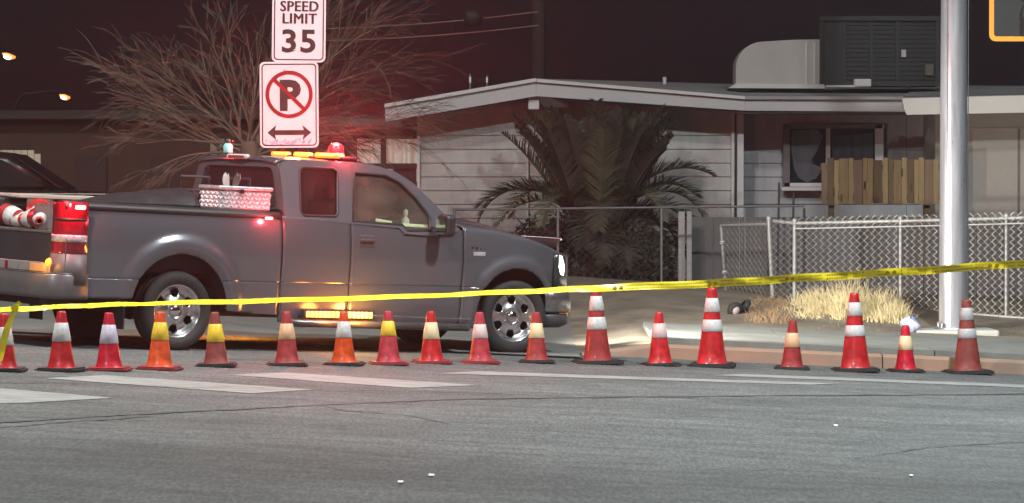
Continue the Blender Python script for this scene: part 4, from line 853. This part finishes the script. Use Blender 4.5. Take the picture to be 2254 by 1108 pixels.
# rooftop cooler and duct
DC = 51.6
duct = thing("roof_duct", "pale rounded metal elbow duct on the house roof joining the cooler", "duct")
prof = [(1616, 190)] + [(1616 + 60 * (1 - cos(k * pi / 14)), 152 - 58 * sin(k * pi / 14)) for k in range(8)] + [(1740, 90), (1800, 89), (1803, 92), (1803, 190)]
MB().prism([(at(x, y, DC).x, at(x, y, DC).z) for x, y in prof], DC - .35, DC + .35, lambda a, b, t: (a, t, b)).build("duct_body", mat("duct_paint", (.40, .375, .35), .6, var=.08, scale=2), duct, bev=.02)
for px in (1772, 1790): rectpx(px, 93, px + 5, 189, DC - .36, "duct_rib", TRIM, duct, .03)
MB().prism([(at(x, y, DC).x, at(x, y, DC).z) for x, y in ((1600, 196), (1616, 186), (1808, 188), (1812, 197))], DC - .40, DC + .4, lambda a, b, t: (a, t, b)).build("duct_flashing", TRIM, duct)
clr = thing("evaporative_cooler", "large dark grey boxy cooler on the house roof beside the pale duct", "cooler")
a, b = at(1806, 42, DC), at(2068, 190, DC)
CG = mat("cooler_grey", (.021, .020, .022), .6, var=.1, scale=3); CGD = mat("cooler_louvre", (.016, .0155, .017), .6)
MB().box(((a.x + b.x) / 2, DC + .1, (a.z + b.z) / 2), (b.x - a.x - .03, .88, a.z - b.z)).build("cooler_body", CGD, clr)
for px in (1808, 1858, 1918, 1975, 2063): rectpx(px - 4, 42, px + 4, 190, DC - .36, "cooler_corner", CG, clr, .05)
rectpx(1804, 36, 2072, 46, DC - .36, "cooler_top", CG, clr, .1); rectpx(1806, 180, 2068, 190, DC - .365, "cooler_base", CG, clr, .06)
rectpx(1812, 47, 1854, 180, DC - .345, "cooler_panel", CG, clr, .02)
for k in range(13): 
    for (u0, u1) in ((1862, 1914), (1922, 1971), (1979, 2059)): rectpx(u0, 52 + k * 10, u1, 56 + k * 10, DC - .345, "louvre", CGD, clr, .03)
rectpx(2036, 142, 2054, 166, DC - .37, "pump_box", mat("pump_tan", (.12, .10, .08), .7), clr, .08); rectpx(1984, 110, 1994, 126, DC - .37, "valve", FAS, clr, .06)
# garage on the right, nearer to the street
gar = thing("garage", "beige garage with a pale wide fascia behind the steel pole at the right", "garage", (0, 0, 0)); DG = 48.2
BEI = mat("beige_stucco", (.30, .265, .23), .85, var=.07, scale=2, bump=.25, bscale=45)
a, b = at(2060, 236, DG + .8), at(2700, 640, DG + .8); MB().box(((a.x + b.x) / 2, DG + 2.6, (a.z + b.z) / 2), (b.x - a.x, 3.5, a.z - b.z)).build("garage_wall", BEI, gar)
def gf(ps, nm, m):
    Q = [at(x, y, DG) for x, y in ps]; n = len(Q); bk = Vector((0, .06, 0)); MB().addm(Q + [q + bk for q in Q], [tuple(range(n)), tuple(range(2 * n - 1, n - 1, -1))] + [(i, (i + 1) % n, n + (i + 1) % n, n + i) for i in range(n)]).build(nm, m, gar)
gf([(1986, 217), (2700, 200), (2700, 240), (1996, 253), (1990, 240)], "fascia_board", mat("garage_fascia", (.60, .56, .52), .7, var=.06, scale=2))
Q = [at(1986, 216, DG + .02), at(2700, 199, DG + .02), at(2700, 180, DG + 5), at(2010, 196, DG + 5)]
MB().addm(Q + [q - Vector((0, 0, .07)) for q in Q], [(0, 1, 2, 3), (7, 6, 5, 4), (0, 4, 5, 1), (1, 5, 6, 2), (2, 6, 7, 3), (3, 7, 4, 0)]).build("roof", ROOFM, gar)
rectpx(2140, 282, 2600, 640, DG + .83, "garage_door", mat("garage_door_paint", (.34, .30, .265), .75, var=.05), gar, .03)
for px in (2240, 2350): rectpx(px, 284, px + 4, 640, DG + .81, "door_joint", SOF, gar, .02)
# ------------------------------------------------------------------ palm
PG = [mat("palm_green", (.060, .056, .030), .7, c2=(.105, .095, .060), scale=3, detail=6), mat("palm_dry", (.062, .046, .028), .8, c2=(.036, .027, .017), scale=4, detail=6), mat("palm_dark", (.054, .039, .031), .85, c2=(.032, .024, .019), scale=3)]
palm = thing("palm", "bushy young date palm with arching fronds in front of the house wall", "palm tree"); pb = at(1318, 600, 48.2); palm.location = (pb.x, pb.y, gz(pb.x, pb.y))
MB().lathe([(.22, -.05), (.30, .2), (.34, .5), (.26, .8), (.12, 1.0), (0, 1.05)], 14).build("trunk", mat("palm_trunk", (.10, .07, .045), .9, bump=.8, bscale=14), palm)
def frond_mesh(L, droop, seed, m):
    rnd = random.Random(seed); mb = MB(); pts = []; a = radians(78); p = Vector((0, 0, 0)); n = 16
    for i in range(n + 1):
        pts.append(p.copy()); t = i / n; ang = a - droop * t ** 1.6; p = p + Vector((cos(ang), 0, sin(ang))) * (L / n)
    mb.tube(pts, [.018 * (1 - .8 * i / n) + .002 for i in range(n + 1)], 4, smooth=False)
    for k in range(58):
        t = .16 + .84 * k / 58; i = min(int(t * n), n - 1); q = pts[i].lerp(pts[i + 1], t * n - i); d = (pts[i + 1] - pts[i]).normalized(); up = Vector((-d.z, 0, d.x))
        for sg in (-1, 1):
            l = (.40 * sin(pi * (.12 + .84 * t)) + .06) * rnd.uniform(.8, 1.1); dr = (d * rnd.uniform(.55, .8) + Vector((0, sg, 0)) * .8 + up * rnd.uniform(.15, .5)).normalized(); wv = d * .012
            mid = q + dr * l * .55; tip = q + dr * l + Vector((0, 0, -.05 * l * 3 * t)); mb.addm([q - wv, q + wv, mid + wv * 1.1, tip, mid - wv * 1.1], [(0, 1, 2, 4), (4, 2, 3)])
    return mb.build("frond", m, palm)
protos = {}
def frond(L, droop, az, tilt, mi, z=.75, r=.12):
    key = (round(L, 1), round(droop, 1), mi)
    if key not in protos: o = frond_mesh(key[0], key[1], len(protos), PG[mi]); protos[key] = o; first = True
    else: o = share(protos[key], palm)
    R = Matrix.Rotation(az, 4, 'Z') @ Matrix.Rotation(tilt, 4, 'Y'); o.matrix_basis = Matrix.Translation((r * cos(az), r * sin(az), z)) @ R
rp = random.Random(3)
for k in range(76): frond(rp.choice([1.5, 1.7, 1.8]), rp.choice([.3, .5]), rp.uniform(0, 2 * pi), rp.uniform(-.05, .30), rp.choice([2, 2, 0, 2, 1]), rp.uniform(.45, .85), rp.uniform(.08, .38))
for az, L, dr, ti in ((0.15, 1.9, 1.6, .42), (-.35, 1.8, 2.2, .62), (.05, 1.7, 2.4, .85), (2.9, 1.9, 1.6, .70), (3.3, 2.0, 2.2, .62), (3.7, 1.8, 1.6, .85), (2.6, 1.7, 2.4, .5), (-.9, 1.6, 2.2, .6), (-1.6, 1.5, 2.2, .7), (-2.2, 1.6, 2.2, .65), (.5, 1.8, 1.6, .6)): frond(L, dr, az, ti, 0 if rp.random() > .3 else 1, .8)
for k in range(18): frond(rp.choice([1.1, 1.3]), 2.4, rp.uniform(0, 2 * pi), rp.uniform(.6, 1.15), rp.choice([1, 2, 2]), rp.uniform(.25, .8), rp.uniform(.1, .4))
# low shrubs round the palm foot
def leafy(name, label, px, py, D, rx, rz, n, m, sz, cat="shrub"):
    p = at(px, py, D); o = thing(name, label, cat, (p.x, p.y, gz(p.x, p.y))); mb = MB(); st_ = MB()
    for k in range(16): a = random.uniform(0, 2 * pi); e = Vector((cos(a) * rx * .7, sin(a) * rx * .5, rz * random.uniform(.5, .95))); st_.tube([(0, 0, 0), e * .5 + Vector((0, 0, .06)), e], [.014, .009, .004], 4)
    for k in range(n):
        a = random.uniform(0, 2 * pi); r = random.random() ** .5; z = random.random(); q = Vector((cos(a) * r * rx * (1 - .3 * z), sin(a) * r * rx * .6, rz * z * (1 - .3 * r * r)))
        d = Vector((random.gauss(0, 1), random.gauss(0, 1), random.gauss(.3, .8))).normalized() * sz; w = d.cross(Vector((random.gauss(0, 1), random.gauss(0, 1), 1))).normalized() * sz * .28; mb.addm([q, q + d * .5 + w, q + d, q + d * .5 - w], [(0, 1, 2, 3)])
    st_.build("stems", mat("twig_brown", (.12, .085, .055), .9), o); tag(mb.build("foliage", m, o), kind="stuff"); return o
leafy("shrub", "scruffy dull green shrub at the foot of the palm, on its right", 1400, 608, 47.6, .62, .8, 2600, mat("shrub_dull", (.028, .026, .014), .7, c2=(.05, .044, .026), scale=4), .07)
leafy("shrub", "brown dried shrub at the foot of the palm, behind the truck's hood", 1225, 590, 48.0, .85, .95, 2600, mat("shrub_brown", (.05, .037, .022), .8, c2=(.03, .023, .015), scale=4), .07)
# ------------------------------------------------------------------ bare tree behind the truck
BARK = mat("pale_bark", (.20, .125, .092), .85, c2=(.115, .074, .055), scale=6, bump=.3, bscale=30)
tree = thing("bare_tree", "leafless tree with long thin arching branches behind the road signs", "tree"); DT = 44.5; tb = at(560, 500, DT); tree.location = (tb.x, DT, gz(tb.x, DT))
to = Vector((tb.x, DT, gz(tb.x, DT))); rt = random.Random(21)
crotch = at(548, 312, DT) - to
MB().tube([(0, 0, -.1), (.03, .02, crotch.z * .4), (-.05, 0, crotch.z * .8), crotch], [.19, .15, .14, .12], 10).build("trunk", BARK, tree)
tw_ = MB()
def grow(p, d, L, r, lev, mb, droop):
    n = 9; pts = [p]; d = d.normalized()
    for i in range(n):
        d = (d + Vector((rt.gauss(0, .055), rt.gauss(0, .055), rt.gauss(0, .055) - droop * (i / n)))).normalized(); pts.append(pts[-1] + d * (L / n))
    mb.tube(pts, [max(.0028, r * (1 - .78 * i / n)) for i in range(n + 1)], 5 if lev < 1 else 3, cap=False, smooth=lev < 1)
    if lev >= 3: return
    for k in range([6, 5, 2][lev]):
        i = rt.randint(2, n - 1); ax = Vector((rt.gauss(0, 1), rt.gauss(0, 1), rt.gauss(.2, 1))).normalized(); dd = ((pts[i + 1] - pts[i]).normalized() + ax * rt.uniform(.3, .62)).normalized()
        grow(pts[i], dd, L * rt.uniform(.38, .62), max(.0034, r * (1 - .78 * i / n) * .55), lev + 1, tw_ if lev >= 1 else mb, droop * 1.1)
limbs = [(178, 58), (168, 66), (160, 60), (150, 62), (142, 70), (133, 58), (124, 62), (112, 66), (100, 60), (88, 60), (76, 66), (64, 60), (55, 70), (46, 62), (36, 64), (27, 70), (17, 56), (8, 50), (186, 44), (-4, 40), (155, 52), (40, 54), (20, 68), (31, 74), (50, 70), (12, 64), (60, 66), (24, 60), (70, 62)]
for ang, l in limbs:
    a = radians(ang); d = Vector((cos(a), rt.uniform(-.55, .55), sin(a) * .92 + .10)); mb = MB(); grow(crotch + Vector((rt.uniform(-.12, .12), 0, rt.uniform(-.3, .05))), d, l * .0262 * rt.uniform(.85, 1.2), .024, 0, mb, .07); mb.build("branch", BARK, tree)
tag(tw_.build("twigs", BARK, tree), kind="stuff")
for k, (px, D, w_, t_) in enumerate(((470, 47.5, .09, 300), (489, 47.6, .07, 306))):
    a = at(px, t_, D); g0 = gz(a.x, D); o = MB().box((a.x, D, (a.z + g0) / 2), (w_, .06, a.z - g0), bev=.01).build("weathered_post", mat("weathered_grey", (.30, .24, .2), .9)); tag(o, ["taller weathered grey post just left of the truck cab's roof", "shorter weathered grey post close to the truck cab's roof"][k], "post")
# ------------------------------------------------------------------ left background
bld = thing("dark_building", "long low dark brown building at the left behind the tree", "building"); DB = 62.0
BRN = mat("brown_stucco", (.105, .058, .046), .9, var=.12, scale=1.2, bump=.2)
a, b = at(-500, 262, DB), at(620, 640, DB); MB().box(((a.x + b.x) / 2, DB + 2, (a.z + b.z) / 2), (b.x - a.x, 4, a.z - b.z)).build("wall", BRN, bld)
a, b = at(-520, 243, DB - .4), at(640, 262, DB - .4); MB().box(((a.x + b.x) / 2, DB + 2, (a.z + b.z) / 2), (b.x - a.x, 4.8, a.z - b.z)).build("roof", mat("dark_roofing", (.07, .06, .055), .9), bld)
for px in (165, 330): rectpx(px, 345, px + 70, 450, DB - .02, "window", mat("dull_pane", (.045, .026, .024), .4), bld, .05)
pf = thing("pale_fence", "pale boarded fence glimpsed at the left edge above the dark car", "fence"); DF = 54.0
for k in range(11):
    px = -70 + k * 14.6; a, b = at(px, 331 + (k == 10) * 8, DF), at(px + 13.8, 470, DF); MB().box(((a.x + b.x) / 2, DF + (k % 2) * .01, (a.z + b.z) / 2), (b.x - a.x, .03, a.z - b.z), bev=.004).build("board", mat("pale_fence_paint", (.80, .72, .52), .8, var=.12, scale=3), pf)
a, b = at(-80, 350, DF + .04), at(92, 360, DF + .04); MB().box((a + b) / 2, (b.x - a.x, .05, .08)).build("rail", PM[1], pf)
# dark parked car at the left edge
car = thing("parked_car", "dark parked car half hidden behind the truck's tail at the left edge", "car"); cg = gpt(-95, 45.0); car.location = (cg.x, 45.6, gz(cg.x, 45.6)); car.location.x += .35; car.scale = (1, 1, .86)
CARP = mat("dark_car_paint", (.022, .016, .016), .25, coat=.7)
def loft(prof, yw, nm, m, par):
    mb = MB(); n = len(prof); vs = []; ks = [(-1, .93), (-.96, .985), (-.7, 1), (0, 1.012), (.7, 1), (.96, .985), (1, .93)]
    for ky, kz in ks: vs += [(x, ky * yw, .2 + (z - .2) * kz) for x, z in prof]
    mb.addm(vs, [(i * n + j, i * n + (j + 1) % n, (i + 1) * n + (j + 1) % n, (i + 1) * n + j) for i in range(6) for j in range(n)] + [tuple(range(n)), tuple(range(7 * n - 1, 6 * n - 1, -1))], True); return mb.build(nm, m, par, clean=True)
loft([(-2.3, .35), (-2.35, .7), (-2.3, 1.05), (-1.2, 1.12), (1.0, 1.10), (1.7, 1.05), (2.2, .92), (2.35, .7), (2.3, .35), (1.9, .3), (-1.9, .3)], .92, "body", CARP, car)
loft([(-2.2, 1.04), (-1.9, 1.55), (-1.5, 1.70), (-.4, 1.74), (.35, 1.66), (1.05, 1.09)], .80, "cabin", mat("car_cabin_paint", (.02, .014, .014), .3, coat=.5), car)
for sg in (-1, 1):
    MB().addm([(-1.75, sg * .815, 1.15), (-1.55, sg * .80, 1.58), (-.5, sg * .80, 1.62), (-.5, sg * .815, 1.15)], [(0, 1, 2, 3)]).build("side_window", mat("car_glass", (.02, .02, .022), .06), car, solid=.02); MB().addm([(-.42, sg * .815, 1.15), (-.42, sg * .80, 1.62), (.3, sg * .80, 1.56), (.85, sg * .815, 1.15)], [(0, 1, 2, 3)]).build("side_window", MATS["car_glass"], car, solid=.02)
    MB().tube([(-2.2, sg * .925, 1.06), (1.7, sg * .925, 1.03)], .012, 6).build("side_trim", mat("dull_trim", (.35, .3, .28), .3, metal=.7), car)
    for x0 in (-1.4, 1.4):
        w_ = MB().lathe([(0, .10), (.2, .1), (.3, .09), (.33, .05), (.33, -.1)], 24, Matrix.Translation((x0, sg * .85, .33)) @ Matrix.Rotation(-sg * pi / 2, 4, 'X')).build("wheel", RUBBER, car); MB().lathe([(0, .112), (.19, .108), (.2, .1)], 20, Matrix.Translation((x0, sg * .85, .33)) @ Matrix.Rotation(-sg * pi / 2, 4, 'X')).build("rim", ALLOY, w_)
MB().addm([(.4, .7, 1.66), (.4, -.7, 1.66), (1.08, -.74, 1.12), (1.08, .74, 1.12)], [(0, 1, 2, 3)]).build("windscreen", MATS["car_glass"], car, solid=.02)
# ------------------------------------------------------------------ far street lamps, power lines
LIT = mat("lit_street_lamp", (1, .6, .3), .4, emit=1.2, ecol=(1, .30, .07)); LITC = mat("lamp_core", (1, .8, .5), .4, emit=5, ecol=(1, .66, .30))
for px, py, D, lb in ((20, 122, 120, "lit orange street lamp at the far left, nearer and higher of two"), (143, 212, 150, "lit orange street lamp in the distance, lower of two")):
    p = at(px, py, D); g0 = -S * fx(p.x); o = thing("street_lamp", lb, "street lamp", (p.x - 2.2, p.y, g0), 0, "street lamps far behind"); h = p.z - g0
    MB().tube([(0, 0, 0), (0, 0, h - .4), (.3, 0, h + .1), (1.9, 0, h + .25)], [.11, .08, .06, .04], 8).build("lamp_post", DKM, o)
    MB().lathe([(0, .14), (.2, .10), (.30, 0)], 16, Matrix.Translation((2.2, 0, h + .08)) @ Matrix.Diagonal((1.3, .7, 1, 1))).build("lamp_head", DKM, o)
    k_ = D / 120; MB().lathe([(.0, .05), (.24, .03), (.26, -.04), (.16, -.14), (0, -.18)], 16, Matrix.Translation((2.2, 0, h + .02)) @ Matrix.Rotation(.35, 4, 'Y') @ Matrix.Diagonal((1.0, .8, .9 * k_, 1))).build("lamp_lens", LIT, o)
    MB().lathe([(0, .02), (.16, 0), (.12, -.1), (0, -.13)], 12, Matrix.Translation((2.17, -.16, h - .03)) @ Matrix.Rotation(.35, 4, 'Y')).build("lamp_bulb", LITC, o)
WIRE = mat("power_line", (.55, .34, .27), .5)
up = at(1186, 100, 58.0); upo = thing("utility_pole", "dark utility pole behind the gable of the grey house", "utility pole", (up.x, 58.0, gz(up.x, 58)))
MB().tube([(0, 0, 0), (0, 0, 9.5)], [.13, .10], 12).build("pole_shaft", mat("tarred_wood", (.05, .03, .03), .9), upo); MB().box((0, -.16, 8.9), (2.4, .1, .12)).build("crossarm", mat("tarred_wood"), upo)
for k, (ya, yb, lb) in enumerate(((64, 26, "upper power line running left from the utility pole"), (90, 56, "lower power line running left from the utility pole"))):
    a, b = at(700, ya, 55.0), at(1186, yb, 57.9); pts = [a.lerp(b, t / 30) - Vector((0, 0, .05 * 4 * (t / 30) * (1 - t / 30))) for t in range(-5, 31)]
    o = MB().tube(pts, .009, 5).build("power_line", WIRE); tag(o, lb, "cable")
a = at(1040, 38, 57.0); o = MB().lathe([(0, -.16), (.14, -.15), (.17, -.06), (.17, .08), (.12, .16), (0, .18)], 16, Matrix.Translation(a) @ Matrix.Rotation(pi / 2 - .06, 4, 'Y')).build("splice_case", mat("splice_dark", (.02, .015, .016), .6)); tag(o, "dark cable splice case hanging on the upper power line", "cable case")

# ------------------------------------------------------------------ street lamps added unseen outside the picture to light the junction
def added_street_lamp(x, y, arm, energy, colr, label, hgt=12.0):
    g0 = -S * fx(x); o = thing("street_lamp", label, "street lamp", (x, y, g0), 0, "added street lamps of the junction")
    MB().tube([(0, 0, 0), (0, 0, hgt - .8), (arm * .15, 0, hgt - .1), (arm, 0, hgt + .25)], [.14, .10, .07, .04], 10).build("lamp_post", STEEL, o)
    MB().box((arm + .2 * math.copysign(1, arm), 0, hgt + .26), (.75, .34, .14), bev=.04).build("lamp_head", STEEL, o)
    MB().box((arm + .2 * math.copysign(1, arm), 0, hgt + .175), (.55, .26, .02)).build("lamp_lens", mat("street_lens", (1, .95, .9), .4, emit=6, ecol=(1, .95, .86)), o)
    lamp("added_light", 'AREA', (arm + .2 * math.copysign(1, arm), 0, hgt + .14), energy, colr, o, .5)
added_street_lamp(-11, 28, 4.0, LAMP_L, (.94, 1, .95), "added street lamp left of the junction, unseen outside the picture")
added_street_lamp(11, 29, -4.5, LAMP_R, (.87, .98, 1), "added street lamp right of the junction, unseen outside the picture")
# ------------------------------------------------------------------ dry grass, weeds, litter, small things
def tufts(name, label, spots, m, seed):
    rg = random.Random(seed); mb = MB()
    for (px0, px1, D0_, D1_, n, h0, h1, lean) in spots:
        for k in range(n):
            D = rg.uniform(D0_, D1_); px = rg.uniform(px0, px1); e = sin(pi * (px - px0) / (px1 - px0)) ** .5; x = HX(px, D); z = gz(x, D) + .02; h = rg.uniform(h0, h1) * (.35 + .65 * e); a = rg.gauss(0, lean); w = rg.uniform(.004, .008); dx = h * sin(a); dy = rg.gauss(0, .15) * h
            q = Vector((x, D, z)); mi = q + Vector((dx * .4, dy * .4, h * .6)); t = q + Vector((dx * 1.2, dy, h * cos(a))); mb.addm([q - Vector((w, 0, 0)), q + Vector((w, 0, 0)), mi + Vector((w * .8, 0, 0)), mi - Vector((w * .8, 0, 0)), t], [(0, 1, 2, 3), (3, 2, 4)])
    o = mb.build(name, m); tag(o, label, "grass", kind="stuff")
rq = random.Random(12); cl = []
for k in range(26):
    c = rq.uniform(1712, 1985); hh = .18 + .40 * max(0, 1 - ((c - 1880) / 125) ** 2) * rq.uniform(.45, 1.1); D = rq.uniform(42.0, 43.7); wd_ = rq.uniform(22, 48)
    cl.append((c - wd_, c + wd_, D - .25, D + .25, rq.randint(90, 210), hh * .35, hh * 1.15, rq.uniform(.2, .55)))
tufts("dry_grass", "tall dry straw coloured grass growing against the chain link fence", cl + [(1700, 2010, 40.3, 42.6, 1500, .03, .15, .8)], mat("straw", (.74, .62, .35), .8, c2=(.30, .225, .105), scale=11), 5)
tufts("dead_weeds", "low brown dead weeds beside the gate and right of the pole", [(1630, 1760, 41.2, 43.8, 2200, .06, .24, .6), (2150, 2420, 40.4, 42.6, 2600, .04, .16, .8), (1420, 1640, 40.5, 42, 260, .03, .08, .8)], mat("dead_weed", (.30, .19, .10), .9, c2=(.18, .11, .06), scale=7), 6)
rg = random.Random(9); mb = MB()
for k in range(700):
    D = rg.uniform(40.1, 44); px = rg.choice([rg.uniform(1350, 2010), rg.uniform(2140, 2400)]); x = HX(px, D); s_ = rg.uniform(.008, .03); mb.box((x, D, gz(x, D) + s_ * .4 + .02), (s_ * 1.4, s_, s_ * .8), Euler((rg.random(), rg.random(), rg.random() * 3)).to_matrix())
o = mb.build("gravel", mat("gravel_tan", (.34, .27, .19), .9, var=.3, scale=20)); tag(o, "loose tan gravel and crumbs on the dirt along the fence", "gravel", kind="stuff")
bg = at(2003, 716, 41.0); bz = gz(bg.x, 41.0) + .12
m = MB(); rg = random.Random(4)
def bagf(u, v):
    a = 2 * pi * u; e = sin(pi * v); r = .115 * e ** .6 * (1 + .22 * sin(a * 3 + v * 6) + .12 * sin(a * 7 + v * 11)); return (bg.x + r * cos(a), 41 + r * sin(a) * .8, bz + .19 * v + .02 * sin(a * 2))
m.grid(bagf, arange(0, 1, .04), arange(0.02, .98, .08)); o = m.build("plastic_bag", mat("white_blue_bag", (.80, .80, .85), .35, c2=(.22, .28, .62), scale=9)); tag(o, "crumpled white and blue plastic bag left of the pole's footing", "bag")
wc = at(1616, 702, 42.2); wz = gz(wc.x, 42.2) + .1
ct = thing("trolley", "small dark trolley with pale hubbed wheels lying by the gate", "trolley", (wc.x, 42.2, wz), .5)
for dx in (0, .20):
    w_ = MB().lathe([(.06, -.035), (.095, -.03), (.105, 0), (.095, .03), (.06, .035)], 20, Matrix.Translation((dx, -.02 + dx * .5, .07 + dx * .2)) @ Matrix.Rotation(pi / 2 + .3 + dx * 5, 4, 'X') @ Matrix.Rotation(dx * 4, 4, 'Y')).build("wheel", RUBBER, ct); MB().lathe([(0, .045), (.04, .04), (.062, .02)], 14, Matrix.Translation((dx, -.02 + dx * .5, .07 + dx * .2)) @ Matrix.Rotation(pi / 2 + .3 + dx * 5, 4, 'X') @ Matrix.Rotation(dx * 4, 4, 'Y')).build("hub", mat("pale_hub", (.45, .38, .35), .5), w_)
MB().box((.1, .06, .09), (.26, .08, .10), bev=.02).build("trolley_body", BLACK, ct); MB().box((.13, -.12, -.045), (.36, .05, .02), bev=.005).build("trolley_handle", BLACK, ct)
for k, (px, py, s_, lb) in enumerate(((882, 1065, .022, "small bright scrap on the road nearest the camera, left one"), (950, 1050, .026, "small pale scrap on the road right of the brightest scrap"), (1840, 939, .022, "tiny white scrap on the road below the right hand tall cones"), (2006, 1050, .014, "tiny white scrap near the bottom right of the road"), (700, 765, .03, "pale scrap on the gutter beneath the truck"))):
    p = G(px, py); mb = MB(); mb.grid(lambda u, v: (p.x + u * s_ * .6 + .006 * sin(v * 5), p.y + v * s_ * 1.5, -S * fx(p.x) + .006 + .007 * abs(sin(u * 4 + v * 3 + k)) + .003 * v), [-1, -.5, 0, .5, 1], [-1, -.3, .4, 1]); o = mb.build("litter", mat("litter_white", (.85, .83, .82), .6), None, solid=.002); tag(o, lb, "litter", "scraps of litter on the road")
print("objects", len(bpy.data.objects))
